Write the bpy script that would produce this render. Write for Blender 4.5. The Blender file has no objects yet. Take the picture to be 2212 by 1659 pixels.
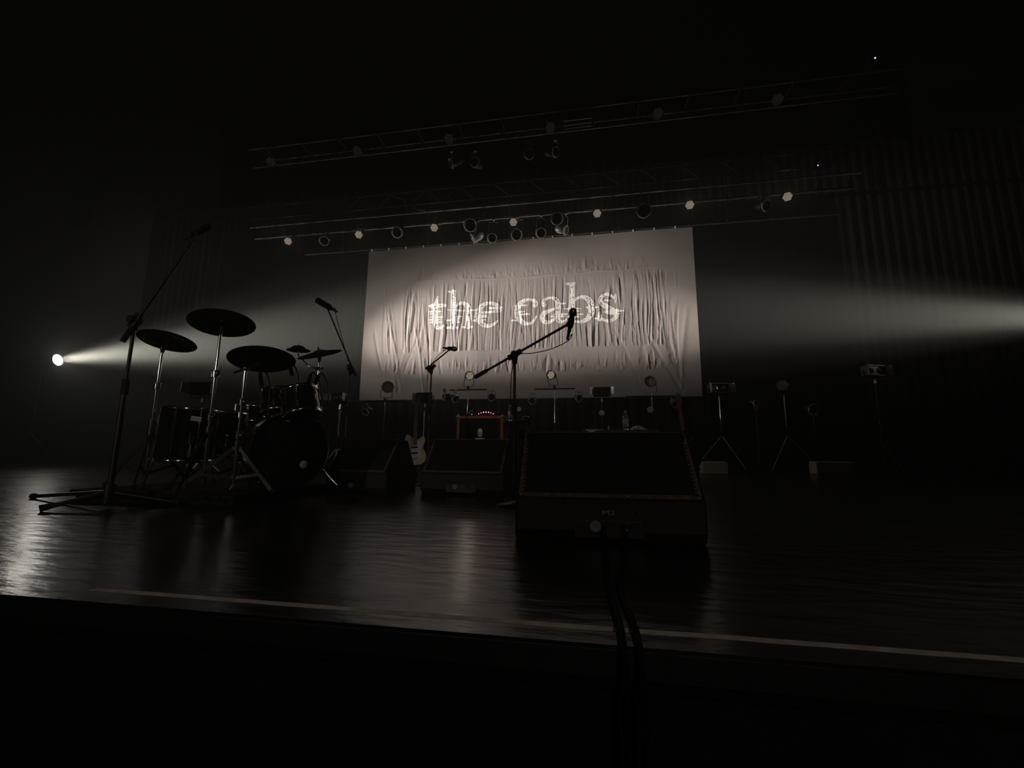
import bpy, math, random
import numpy as np
from mathutils import Vector, Matrix, Euler, Quaternion

random.seed(7)
SC = bpy.context.scene
COL = SC.collection
PI = math.pi

# ------------------------------------------------------------------ camera
FPX, CX, CY = 930.0, 1106.0, 829.5
YAW, PITCH, ROLL = -0.173103, 0.155194, 0.008902
EYE = Vector((0, 0, 0.38))
_cy, _sy, _cp, _sp = math.cos(YAW), math.sin(YAW), math.cos(PITCH), math.sin(PITCH)
FW = Vector((_sy * _cp, _cy * _cp, _sp))
_r = Vector((_cy, -_sy, 0))
_u = _r.cross(FW)
RT = math.cos(ROLL) * _r + math.sin(ROLL) * _u
UP = -math.sin(ROLL) * _r + math.cos(ROLL) * _u
cam_data = bpy.data.cameras.new('camera')
cam = bpy.data.objects.new('camera', cam_data)
COL.objects.link(cam)
m = Matrix((RT, UP, -FW)).transposed().to_4x4()
m.translation = EYE
cam.matrix_world = m
cam_data.sensor_width = 36
cam_data.lens = FPX / 2212 * 36
cam_data.clip_start = 0.02
cam_data.clip_end = 200
SC.camera = cam


def ray(px, py):
    return FW + RT * ((px - CX) / FPX) - UP * ((py - CY) / FPX)


def PY(px, py, y):          # point of the vertical plane at depth y
    d = ray(px, py)
    return EYE + d * (y / d.y)


def PZ(px, py, z=0.0):      # point of the level plane at height z
    d = ray(px, py)
    return EYE + d * ((z - EYE.z) / d.z)


def D(px, py, zc):          # point at distance zc along the lens axis
    return EYE + ray(px, py) * zc


# ------------------------------------------------------------------ light, haze, exposure
SC.view_settings.view_transform = 'Standard'
SC.view_settings.look = 'None'
SC.view_settings.gamma = 1
SC.view_settings.use_curve_mapping = False
SC.view_settings.exposure = 0

world = bpy.data.worlds.new('hall_air')
SC.world = world
world.use_nodes = True
wn = world.node_tree
for n in list(wn.nodes):
    wn.nodes.remove(n)
wo = wn.nodes.new('ShaderNodeOutputWorld')
wb = wn.nodes.new('ShaderNodeBackground')
wb.inputs[0].default_value = (0, 0, 0, 1)
wn.links.new(wb.outputs[0], wo.inputs[0])
wv = wn.nodes.new('ShaderNodeVolumeScatter')
wv.inputs['Color'].default_value = (0.94, 1.0, 0.92, 1)
wv.inputs['Density'].default_value = 0.018
wv.inputs['Anisotropy'].default_value = 0.25
wn.links.new(wv.outputs[0], wo.inputs[1])

BAN_Y = 11.0
BAN_X0, BAN_X1, BAN_Z0, BAN_Z1 = -6.23, 2.77, 1.725, 6.15
BAN_C = Vector((-1.6, BAN_Y, 4.1))
LAMP_L = PY(120, 778, 8.0)
LAMP_R = PY(1150, 680, BAN_Y) + (PY(2212, 684, 9.3) - PY(1150, 680, BAN_Y)) * 1.22


def lamp(name, kind, loc, target, energy, color, size=0.1, angle=None, blend=0.5, sx=None):
    ld = bpy.data.lights.new(name, kind)
    ld.energy = energy
    ld.color = color
    if kind == 'SPOT':
        ld.spot_size = math.radians(angle)
        ld.spot_blend = blend
        ld.shadow_soft_size = size
    elif kind == 'AREA':
        ld.shape = 'RECTANGLE'
        ld.size = size
        ld.size_y = sx or size
    else:
        ld.shadow_soft_size = size
    o = bpy.data.objects.new(name, ld)
    COL.objects.link(o)
    o.location = loc
    if target is not None:
        o.rotation_euler = (Vector(target) - Vector(loc)).to_track_quat('-Z', 'Y').to_euler()
    return o


dl = (PY(1085, 678, BAN_Y) - LAMP_L).normalized()
dr = (PY(1130, 678, BAN_Y) - LAMP_R).normalized()
lamp('spot_beam_left', 'SPOT', LAMP_L + dl * 0.06, LAMP_L + dl * 5, 14000, (1, 0.915, 0.82), 0.10, 22, 1.0)
lamp('spot_field_left', 'SPOT', LAMP_L + dl * 0.06, LAMP_L + dl * 5, 1500, (1, 0.92, 0.83), 0.10, 38, 1.0)
lamp('spot_beam_right', 'SPOT', LAMP_R + dr * 0.42, LAMP_R + dr * 5, 7600, (1, 0.915, 0.82), 0.10, 19, 1.0)
lamp('spot_field_right', 'SPOT', LAMP_R + dr * 0.42, LAMP_R + dr * 5, 1200, (1, 0.92, 0.83), 0.10, 32, 1.0)
lamp('spot_halo_left', 'POINT', LAMP_L + dl * 0.1, None, 20, (0.97, 0.96, 0.93), 0.05)  # point added at the lens to make a halo in the haze
lamp('house_light', 'SPOT', (2.5, -8.5, 5.2), (-0.5, 3.4, 0.3), 250, (1, 0.87, 0.75), 0.30, 42, 1.0)
lamp('chrome_highlight_side', 'SPOT', (-4.8, -6, 2.4), (-2.3, 3.6, 0.7), 190, (1, 0.92, 0.84), 0.12, 24, 1.0)  # unseen lamp added low in the hall for highlights on drum chrome



# ------------------------------------------------------------------ materials
def mat(name, color, rough=0.6, metal=0.0, var=0.15, scale=18.0, bump=0.0, emit=None, estr=0.0,
        alpha=1.0, trans=0.0, stretch=(1, 1, 1), spec=0.5):
    mt = bpy.data.materials.new(name)
    mt.use_nodes = True
    nt = mt.node_tree
    b = nt.nodes['Principled BSDF']
    tc = nt.nodes.new('ShaderNodeTexCoord')
    mp = nt.nodes.new('ShaderNodeMapping')
    mp.inputs['Scale'].default_value = stretch
    nz = nt.nodes.new('ShaderNodeTexNoise')
    nz.inputs['Scale'].default_value = scale
    nz.inputs['Detail'].default_value = 4
    nt.links.new(tc.outputs['Object'], mp.inputs[0])
    nt.links.new(mp.outputs[0], nz.inputs['Vector'])
    rp = nt.nodes.new('ShaderNodeValToRGB')
    c = Vector(color)
    rp.color_ramp.elements[0].position = 0.3
    rp.color_ramp.elements[1].position = 0.7
    rp.color_ramp.elements[0].color = (*(c * (1 - var)), 1)
    rp.color_ramp.elements[1].color = (*[min(1, k * (1 + var)) for k in c], 1)
    nt.links.new(nz.outputs['Fac'], rp.inputs[0])
    nt.links.new(rp.outputs[0], b.inputs['Base Color'])
    b.inputs['Roughness'].default_value = rough
    b.inputs['Metallic'].default_value = metal
    b.inputs['Specular IOR Level'].default_value = spec
    b.inputs['Transmission Weight'].default_value = trans
    b.inputs['Alpha'].default_value = alpha
    if emit:
        b.inputs['Emission Color'].default_value = (*emit, 1)
        b.inputs['Emission Strength'].default_value = estr
    if bump:
        bp = nt.nodes.new('ShaderNodeBump')
        bp.inputs['Strength'].default_value = bump
        bp.inputs['Distance'].default_value = 0.02
        nt.links.new(nz.outputs['Fac'], bp.inputs['Height'])
        nt.links.new(bp.outputs[0], b.inputs['Normal'])
    return mt


M = dict(
    black=mat('black_paint', (0.02, 0.02, 0.02), 0.45),
    matte=mat('matte_black', (0.012, 0.012, 0.012), 0.85, spec=0.2),
    rubber=mat('rubber', (0.015, 0.015, 0.015), 0.8),
    chrome=mat('chrome', (0.85, 0.85, 0.86), 0.14, 1.0, var=0.05),
    steel=mat('galvanised_steel', (0.42, 0.41, 0.39), 0.38, 1.0, var=0.3, scale=9),
    alu=mat('aluminium_tube', (0.72, 0.70, 0.66), 0.45, 0.5, var=0.75, scale=3.5),
    silver=mat('brushed_silver_body', (0.75, 0.72, 0.66), 0.4, 0.35),
    dulltube=mat('dull_grey_tube', (0.20, 0.19, 0.175), 0.5, 0.4, var=0.8, scale=3),
    blacksteel=mat('black_steel', (0.05, 0.05, 0.05), 0.4, 0.7),
    bronze=mat('dark_bronze', (0.055, 0.042, 0.028), 0.42, 0.8, var=0.2),
    shell=mat('black_drum_lacquer', (0.012, 0.012, 0.013), 0.12),
    head=mat('drum_head', (0.03, 0.03, 0.03), 0.5),
    curtain=mat('black_velour', (0.009, 0.009, 0.0086), 0.95, var=0.25, spec=0.1),
    wall=mat('black_plaster', (0.012, 0.012, 0.012), 0.9, spec=0.15),
    cloth=mat('banner_cloth', (0.35, 0.316, 0.298), 0.85, var=0.05, scale=3, spec=0.2),
    ink=mat('white_ink', (0.95, 0.93, 0.88), 0.75, var=0.03, spec=0.2),
    tape=mat('pale_tape', (0.85, 0.74, 0.66), 0.75, var=0.25, scale=25),
    wood=mat('maple', (0.42, 0.24, 0.12), 0.4, var=0.2),
    rosewood=mat('rosewood', (0.09, 0.05, 0.035), 0.5),
    cream=mat('cream_lacquer', (0.66, 0.54, 0.38), 0.25, var=0.05),
    red=mat('red_tolex', (0.45, 0.12, 0.08), 0.6, var=0.2, scale=60),
    redwood=mat('red_brown_neck', (0.26, 0.075, 0.05), 0.4),
    body=mat('textured_black_cabinet', (0.016, 0.011, 0.008), 0.6, var=0.4, scale=80),
    grille=mat('black_grille_cloth', (0.01, 0.01, 0.01), 0.8, scale=150),
    brown=mat('dark_brown_paint', (0.085, 0.045, 0.025), 0.55, var=0.3, scale=14),
    strip=mat('brown_worn_edge', (0.13, 0.098, 0.075), 0.6, var=0.45, scale=40),
    badge=mat('silver_badge', (0.55, 0.52, 0.47), 0.45, 0.5),
    dim=mat('darker_grey', (0.24, 0.235, 0.225), 0.6),  # darker grey, also for bulbs of the less lit blinders
    white=mat('white_paper', (0.75, 0.74, 0.70), 0.8, var=0.05),
    grey=mat('grey_print', (0.42, 0.41, 0.40), 0.6),
    beige=mat('beige_board', (0.75, 0.66, 0.52), 0.75, var=0.1),
    plastic=mat('clear_plastic', (0.85, 0.9, 0.92), 0.08, trans=0.85, var=0.02),
    label=mat('bottle_label', (0.75, 0.76, 0.75), 0.5, var=0.5, scale=60),
    lens=mat('lamp_glass', (0.10, 0.10, 0.10), 0.1, 0.3),
    reflector=mat('reflector', (0.8, 0.78, 0.72), 0.12, 1.0),
    glow=mat('lit_lens', (1, 1, 1), 0.3, emit=(1, 0.84, 0.62), estr=45),
    cell=mat('warm_led_cell', (0.6, 0.55, 0.45), 0.3, emit=(1, 0.82, 0.64), estr=0.36),  # weak glow put into the cells to make the lens faces pale
    cell_dim=mat('dim_led_cell', (0.3, 0.27, 0.23), 0.4, emit=(1, 0.85, 0.70), estr=0.012),  # faint glow put in, though these lamps stand unlit
    redled=mat('red_led', (1, 0.1, 0.2), 0.3, emit=(1, 0.10, 0.22), estr=5),
    whiteled=mat('pink_white_led', (1, 0.8, 0.9), 0.3, emit=(1, 0.75, 0.85), estr=3),
    blueled=mat('blue_led', (0.3, 0.3, 1), 0.3, emit=(0.35, 0.40, 1), estr=3),
    cable=mat('cable_rubber', (0.007, 0.007, 0.007), 0.75, spec=0.15),
)


def floor_material():
    mt = bpy.data.materials.new('black_stage_vinyl')
    mt.use_nodes = True
    nt = mt.node_tree
    b = nt.nodes['Principled BSDF']
    b.inputs['Base Color'].default_value = (0.016, 0.0145, 0.013, 1)
    tc = nt.nodes.new('ShaderNodeTexCoord')
    mp = nt.nodes.new('ShaderNodeMapping')
    mp.inputs['Scale'].default_value = (1.0, 3.2, 1)
    mp.inputs['Rotation'].default_value = (0, 0, 0.15)
    nz = nt.nodes.new('ShaderNodeTexNoise')
    nz.inputs['Scale'].default_value = 5
    nz.inputs['Detail'].default_value = 5
    nt.links.new(tc.outputs['Object'], mp.inputs[0])
    nt.links.new(mp.outputs[0], nz.inputs['Vector'])
    bp = nt.nodes.new('ShaderNodeBump')
    bp.inputs['Strength'].default_value = 0.25
    bp.inputs['Distance'].default_value = 0.015
    nt.links.new(nz.outputs['Fac'], bp.inputs['Height'])
    nt.links.new(bp.outputs[0], b.inputs['Normal'])
    n2 = nt.nodes.new('ShaderNodeTexNoise')
    n2.inputs['Scale'].default_value = 2.2
    n2.inputs['Detail'].default_value = 6
    nt.links.new(tc.outputs['Object'], n2.inputs['Vector'])
    mr = nt.nodes.new('ShaderNodeMapRange')
    mr.inputs['To Min'].default_value = 0.17
    mr.inputs['To Max'].default_value = 0.30
    nt.links.new(n2.outputs['Fac'], mr.inputs['Value'])
    nt.links.new(mr.outputs[0], b.inputs['Roughness'])
    b.inputs['Specular IOR Level'].default_value = 0.15
    return mt


M['stage'] = floor_material()


# ------------------------------------------------------------------ mesh helpers
def basis(axis):
    a = Vector(axis).normalized()
    t = Vector((0, 0, 1)) if abs(a.z) < 0.9 else Vector((1, 0, 0))
    u = t.cross(a).normalized()
    return u, a.cross(u), a


class MB:
    def __init__(s):
        s.v, s.f, s.sm = [], [], []

    def _add(s, vs, fs, smooth):
        o = len(s.v)
        s.v += [Vector(x) for x in vs]
        s.f += [[i + o for i in f] for f in fs]
        s.sm += [smooth] * len(fs)
        return s

    def box(s, c, size, rot=None):
        hx, hy, hz = size[0] / 2, size[1] / 2, size[2] / 2
        vs = [Vector((x, y, z)) for x in (-hx, hx) for y in (-hy, hy) for z in (-hz, hz)]
        if rot is not None:
            vs = [rot @ v for v in vs]
        vs = [v + Vector(c) for v in vs]
        return s._add(vs, [(0, 1, 3, 2), (4, 6, 7, 5), (0, 4, 5, 1), (2, 3, 7, 6), (0, 2, 6, 4), (1, 5, 7, 3)], False)

    def prism(s, pts, off):          # planar outline extruded by a vector
        n = len(pts)
        off = Vector(off)
        vs = [Vector(p) for p in pts] + [Vector(p) + off for p in pts]
        fs = [list(range(n))[::-1], list(range(n, 2 * n))]
        fs += [(i, (i + 1) % n, n + (i + 1) % n, n + i) for i in range(n)]
        return s._add(vs, fs, False)

    def lathe(s, prof, origin, axis=(0, 0, 1), n=24, a0=0, a1=2 * PI):
        u, w, a = basis(axis)
        o = Vector(origin)
        full = abs(a1 - a0 - 2 * PI) < 1e-6
        m_ = n if full else n + 1
        vs = []
        for r, h in prof:
            for k in range(m_):
                t = a0 + (a1 - a0) * k / n
                vs.append(o + a * h + (u * math.cos(t) + w * math.sin(t)) * max(r, 1e-5))
        fs = []
        for i in range(len(prof) - 1):
            for k in range(n):
                k2 = (k + 1) % m_
                fs.append((i * m_ + k, i * m_ + k2, (i + 1) * m_ + k2, (i + 1) * m_ + k))
        return s._add(vs, fs, True)

    def cyl(s, p0, p1, r0, r1=None, n=12):
        p0, p1 = Vector(p0), Vector(p1)
        r1 = r0 if r1 is None else r1
        L = (p1 - p0).length
        if L < 1e-6:
            return s
        u, w, a = basis(p1 - p0)
        vs = []
        for p, r in ((p0, r0), (p1, r1)):
            vs += [p + (u * math.cos(2 * PI * k / n) + w * math.sin(2 * PI * k / n)) * r for k in range(n)]
        s._add(vs, [(k, (k + 1) % n, n + (k + 1) % n, n + k) for k in range(n)], True)
        s._add(vs[:n], [list(range(n))[::-1]], False)
        s._add(vs[n:], [list(range(n))], False)
        return s

    def tube(s, pts, r, n=8):
        pts = [Vector(p) for p in pts]
        rings = []
        u = None
        for i, p in enumerate(pts):
            t = (pts[min(i + 1, len(pts) - 1)] - pts[max(i - 1, 0)]).normalized()
            if u is None:
                u = basis(t)[0]
            u = (u - t * u.dot(t)).normalized()
            w = t.cross(u)
            rings.append([p + (u * math.cos(2 * PI * k / n) + w * math.sin(2 * PI * k / n)) * r for k in range(n)])
        vs = [v for rg in rings for v in rg]
        fs = [(i * n + k, i * n + (k + 1) % n, (i + 1) * n + (k + 1) % n, (i + 1) * n + k)
              for i in range(len(pts) - 1) for k in range(n)]
        fs += [list(range(n))[::-1], list(range(len(vs) - n, len(vs)))]
        return s._add(vs, fs, True)

    def torus(s, c, axis, R, r, n=32, k=8, a0=0, a1=2 * PI):
        u, w, a = basis(axis)
        full = abs(a1 - a0 - 2 * PI) < 1e-6
        m_ = n if full else n + 1
        vs = []
        for i in range(m_):
            t = a0 + (a1 - a0) * i / n
            d = u * math.cos(t) + w * math.sin(t)
            for j in range(k):
                q = 2 * PI * j / k
                vs.append(Vector(c) + d * (R + r * math.cos(q)) + a * (r * math.sin(q)))
        fs = [(i * k + j, ((i + 1) % m_) * k + j, ((i + 1) % m_) * k + (j + 1) % k, i * k + (j + 1) % k)
              for i in range(n) for j in range(k)]
        return s._add(vs, fs, True)

    def sphere(s, c, r, n=16, squash=1.0, axis=(0, 0, 1)):
        prof = [(r * math.cos(t), r * squash * math.sin(t)) for t in [(-PI / 2) + PI * i / (n // 2) for i in range(n // 2 + 1)]]
        return s.lathe(prof, c, axis, n)

    def xform(s, mtx):
        s.v = [mtx @ v for v in s.v]
        return s


def catmull(pts, n=8):
    pts = [Vector(p) for p in pts]
    P = [pts[0]] + pts + [pts[-1]]
    out = []
    for i in range(1, len(P) - 2):
        p0, p1, p2, p3 = P[i - 1:i + 3]
        for k in range(n):
            t = k / n
            out.append(0.5 * ((2 * p1) + (p2 - p0) * t + (2 * p0 - 5 * p1 + 4 * p2 - p3) * t * t + (3 * p1 - p0 - 3 * p2 + p3) * t ** 3))
    out.append(pts[-1])
    return out


def mesh_obj(name, mb, material, base=Vector((0, 0, 0)), bevel=0.0):
    me = bpy.data.meshes.new(name)
    me.from_pydata([tuple(v - base) for v in mb.v], [], mb.f)
    me.polygons.foreach_set('use_smooth', mb.sm)
    me.materials.append(material)
    me.update()
    o = bpy.data.objects.new(name, me)
    COL.objects.link(o)
    if bevel:
        bv = o.modifiers.new('bevel', 'BEVEL')
        bv.width = bevel
        bv.segments = 2
        bv.limit_method = 'ANGLE'
        bv.angle_limit = math.radians(50)
    return o


class Thing:
    """An Empty at the thing's base; its parts are children."""
    def __init__(s, name, label, cat, base, group=None):
        s.base = Vector(base)
        s.e = bpy.data.objects.new(name, None)
        s.e.empty_display_size = 0.1
        COL.objects.link(s.e)
        s.e.location = s.base
        s.e['label'] = label
        s.e['category'] = cat
        if group:
            s.e['group'] = group

    def part(s, name, mb, material, parent=None, bevel=0.0, label=None):
        o = mesh_obj(name, mb, material, s.base, bevel)
        o.parent = parent or s.e
        if label:
            o['label'] = label
        return o


def solo(name, mb, material, label, cat, base, group=None, bevel=0.0):
    o = mesh_obj(name, mb, material, Vector(base), bevel)
    o.location = base
    o['label'] = label
    o['category'] = cat
    if group:
        o['group'] = group
    return o


def struct(name, mb, material, label=None):
    o = mesh_obj(name, mb, material)
    o['kind'] = 'structure'
    if label:
        o['label'] = label
    return o


# ------------------------------------------------------------------ the setting
XL, XR, YB, YF, ZC, ZF = -15.0, 12.0, 12.2, -13.0, 9.0, -1.2
struct('wall_back', MB().box(((XL + XR) / 2, YB + 0.1, (ZC + ZF) / 2), (XR - XL + 0.4, 0.2, ZC - ZF)), M['wall'], 'black rear wall of the stage')
struct('wall_front', MB().box(((XL + XR) / 2, YF - 0.1, (ZC + ZF) / 2), (XR - XL + 0.4, 0.2, ZC - ZF)), M['wall'])
struct('wall_left', MB().box((XL - 0.1, (YB + YF) / 2, (ZC + ZF) / 2), (0.2, YB - YF, ZC - ZF)), M['wall'], 'black left side wall')
struct('wall_right', MB().box((XR + 0.1, (YB + YF) / 2, (ZC + ZF) / 2), (0.2, YB - YF, ZC - ZF)), M['wall'], 'black right side wall')
struct('ceiling', MB().box(((XL + XR) / 2, (YB + YF) / 2, ZC + 0.1), (XR - XL + 0.4, YB - YF, 0.2)), M['wall'], 'black ceiling above the rig')
struct('floor', MB().box(((XL + XR) / 2, (YF + 0.9) / 2, ZF - 0.05), (XR - XL, 0.9 - YF, 0.1)), M['matte'], 'dark hall floor below the stage')
EDGE = 0.95
struct('stage_floor', MB().box(((XL + XR) / 2, (EDGE + YB) / 2, -0.04), (XR - XL, YB - EDGE, 0.08)), M['stage'], 'glossy black stage floor')
struct('stage_front', MB().box(((XL + XR) / 2, EDGE + 0.08, (ZF - 0.08) / 2), (XR - XL, 0.1, -ZF - 0.08)), M['matte'], 'black face of the stage below its edge')
struct('trim_1', MB().box(((XL + XR) / 2, EDGE - 0.005, -0.03), (XR - XL, 0.014, 0.05)), M['black'], 'black nosing on the stage edge')

# tape line on the stage lip
tp = MB()
n = 90
xs = [-1.33 + (6.0 + 1.33) * i / n for i in range(n + 1)]
for i in range(n):
    j0, j1 = 0.0012 * math.sin(i * 2.3), 0.0012 * math.sin((i + 1) * 2.3)
    y0a, y0b = 1.018 + 0.004 * (xs[i] > 0.2), 1.018 + 0.004 * (xs[i + 1] > 0.2)
    tp._add([(xs[i], y0a + j0, 0.0008), (xs[i + 1], y0b + j1, 0.0008), (xs[i + 1], y0b + 0.022, 0.0008), (xs[i], y0a + 0.022, 0.0008),
             (xs[i], y0a + j0, 0), (xs[i + 1], y0b + j1, 0), (xs[i + 1], y0b + 0.022, 0), (xs[i], y0a + 0.022, 0)],
            [(0, 1, 2, 3), (4, 7, 6, 5), (0, 4, 5, 1), (2, 6, 7, 3)], False)
solo('floor_tape', tp, M['tape'], 'long pale tape line stuck along the front lip of the stage', 'tape', (-1.33, 1.018, 0))


# ------------------------------------------------------------------ curtains
def curtain(x0, x1, y, z0, z1, amp, period, label, seed=0, group='black stage drapes'):
    rnd = random.Random(seed)
    nx = int((x1 - x0) / period * 10)
    X, ph = [], 0
    mb = MB()
    ys = []
    for i in range(nx + 1):
        x = x0 + (x1 - x0) * i / nx
        if i % 10 == 0:
            a_ = amp * rnd.uniform(0.5, 1.2)
        ys.append((x, a_ * math.sin(2 * PI * x / period + 0.7 * math.sin(x * 1.7 + seed))))
    nz = 8
    vs = []
    for j in range(nz + 1):
        z = z1 + (z0 - z1) * j / nz
        k = 0.75 + 0.35 * j / nz
        vs += [(x, y + d * k, z) for x, d in ys]
    w = nx + 1
    fs = [(j * w + i, j * w + i + 1, (j + 1) * w + i + 1, (j + 1) * w + i) for j in range(nz) for i in range(nx)]
    mb._add(vs, fs, True)
    return solo('drape', mb, M['curtain'], label, 'curtain', ((x0 + x1) / 2, y, z0), group)


curtain(-14.6, -6.45, 11.75, 0.02, 8.6, 0.06, 0.24, 'wide black pleated drape hanging left of the lit banner', 1)
curtain(-6.4, 2.95, 11.75, 0.02, 8.6, 0.06, 0.21, 'black pleated drape behind the banner, seen above its top pipe', 2)
curtain(3.0, 11.6, 11.75, 0.02, 8.6, 0.022, 0.24, 'wide black pleated drape hanging right of the lit banner', 3)
curtain(-7.1, 3.3, 10.90, 0.02, 1.70, 0.03, 0.30, 'low black masking drape closing the gap under the banner', 4)
solo('drape_rail', MB().cyl((-7.1, 10.9, 1.715), (3.3, 10.9, 1.715), 0.018), M['blacksteel'],
     'thin black rail carrying the low drape just under the banner', 'rail', (-1.9, 10.9, 1.715))

# ------------------------------------------------------------------ banner
rng = np.random.RandomState(5)
DX, DZ = 0.009, 0.018
NX, NZ = int((BAN_X1 - BAN_X0) / DX), int((BAN_Z1 - BAN_Z0) / DZ)
gx = np.linspace(BAN_X0, BAN_X1, NX + 1)
gz = np.linspace(BAN_Z0, BAN_Z1, NZ + 1)
GX, GZ = np.meshgrid(gx, gz)
DISP = np.zeros_like(GX)
CR1 = PY(1100, 598, BAN_Y).z
CR2 = PY(1100, 757, BAN_Y).z
CR1, CR2 = float(CR1), float(CR2)


def smooth(a, b, x):
    t = np.clip((x - a) / (b - a), 0, 1)
    return t * t * (3 - 2 * t)


def folds(nf, za, zb, amp, slant, xlo, xhi, wmin=0.018, wmax=0.07, hard=False):
    for _ in range(nf):
        x = rng.uniform(xlo, xhi)
        w = rng.uniform(wmin, wmax)
        a = rng.choice([-1, 1], p=[0.35, 0.65]) * rng.uniform(0.3, 1) * amp * min(1, w / 0.022)
        sl = rng.normal(slant * 0.6 if abs(slant) > 0.2 else 0, abs(slant))
        z_a = za if hard else rng.uniform(za, za + 0.35 * (zb - za))
        z_b = zb - rng.uniform(0, 0.45) * (zb - za) * (0 if hard else 1)
        if rng.rand() < 0.5:
            z_a, z_b = za, zb - rng.uniform(0, 0.7) * (zb - za)
        i0, i1 = np.searchsorted(gx, x - 0.7), np.searchsorted(gx, x + 0.7)
        sub = GX[:, i0:i1]
        zz = GZ[:, i0:i1]
        win = smooth(z_a - 0.02, z_a + 0.05, zz) * (1 - smooth(z_b - 0.25, z_b + 0.03, zz))
        xc = x + sl * (zz - za) + 0.02 * np.sin(zz * 3 + x * 9)
        DISP[:, i0:i1] += a * np.exp(-((sub - xc) / w) ** 2) * win


folds(150, CR2 + 0.02, CR1 - 0.01, 0.0145, 0.035, -5.0, 2.1, 0.010, 0.03, hard=True)
folds(150, CR2, CR1, 0.010, 0.09, -5.6, 2.3, 0.012, 0.04)
folds(70, CR1 + 0.02, CR1 + 0.50, 0.007, 0.10, -4.9, 1.7, 0.012, 0.04)
folds(130, CR1 + 0.0, CR1 + 0.26, 0.012, 0.05, -3.8, 1.2, 0.010, 0.03)
folds(150, BAN_Z0 + 0.7, CR2 - 0.01, 0.016, 0.10, -5.6, 2.2, 0.012, 0.04)
folds(8, BAN_Z0 + 0.2, CR1 - 0.2, 0.017, 0.15, -5.6, -4.2, 0.03, 0.06)
folds(9, BAN_Z0 + 0.1, CR1 - 0.1, 0.020, -0.22, 1.2, 2.3, 0.03, 0.06)
folds(14, BAN_Z0, BAN_Z1, 0.006, 0.03, BAN_X0, BAN_X1, 0.15, 0.5)
for zc_, a_, w_ in ((CR1, 0.008, 0.014), (CR2, 0.006, 0.012), (CR1 + 0.42, 0.002, 0.012)):
    zl = zc_ + 0.03 * np.sin(GX * 1.1) + 0.012 * np.sin(GX * 5.3)
    DISP += a_ * np.exp(-((GZ - zl) / w_) ** 2) * smooth(BAN_X0 + 0.3, BAN_X0 + 1.4, GX) * (1 - smooth(BAN_X1 - 1.4, BAN_X1 - 0.2, GX)) * (0.6 + 0.4 * np.sin(GX * 4))
DISP *= smooth(BAN_X0 - 0.05, BAN_X0 + 0.6, GX) * (1 - smooth(BAN_X1 - 0.6, BAN_X1 + 0.05, GX)) * 1.0
DISP *= 1 - smooth(BAN_Z1 - 0.5, BAN_Z1, GZ)
DISP += 0.012 * np.sin(GX * 2.1 + GZ * 0.7)


def disp(x, z):
    fx = np.clip((x - BAN_X0) / (gx[1] - gx[0]), 0, NX - 1e-6)
    fz = np.clip((z - BAN_Z0) / (gz[1] - gz[0]), 0, NZ - 1e-6)
    i, j = fx.astype(int), fz.astype(int)
    a, b = fx - i, fz - j
    return (DISP[j, i] * (1 - a) * (1 - b) + DISP[j, i + 1] * a * (1 - b) + DISP[j + 1, i] * (1 - a) * b + DISP[j + 1, i + 1] * a * b)


def grid_mesh(name, V, F, material):
    me = bpy.data.meshes.new(name)
    me.from_pydata(V.tolist(), [], F.tolist())
    me.polygons.foreach_set('use_smooth', [True] * len(F))
    me.materials.append(material)
    me.update()
    o = bpy.data.objects.new(name, me)
    COL.objects.link(o)
    return o


ban = Thing('banner', 'large grey wrinkled cloth banner lettered the cabs, hanging at the back of the stage', 'banner', (-1.73, BAN_Y, BAN_Z0))
V = np.stack([GX.ravel() - ban.base.x, -DISP.ravel(), GZ.ravel() - ban.base.z], 1)
idx = np.arange((NX + 1) * (NZ + 1)).reshape(NZ + 1, NX + 1)
F = np.stack([idx[:-1, :-1].ravel(), idx[:-1, 1:].ravel(), idx[1:, 1:].ravel(), idx[1:, :-1].ravel()], 1)
o = grid_mesh('cloth', V, F, M['cloth'])
o.parent = ban.e

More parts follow.
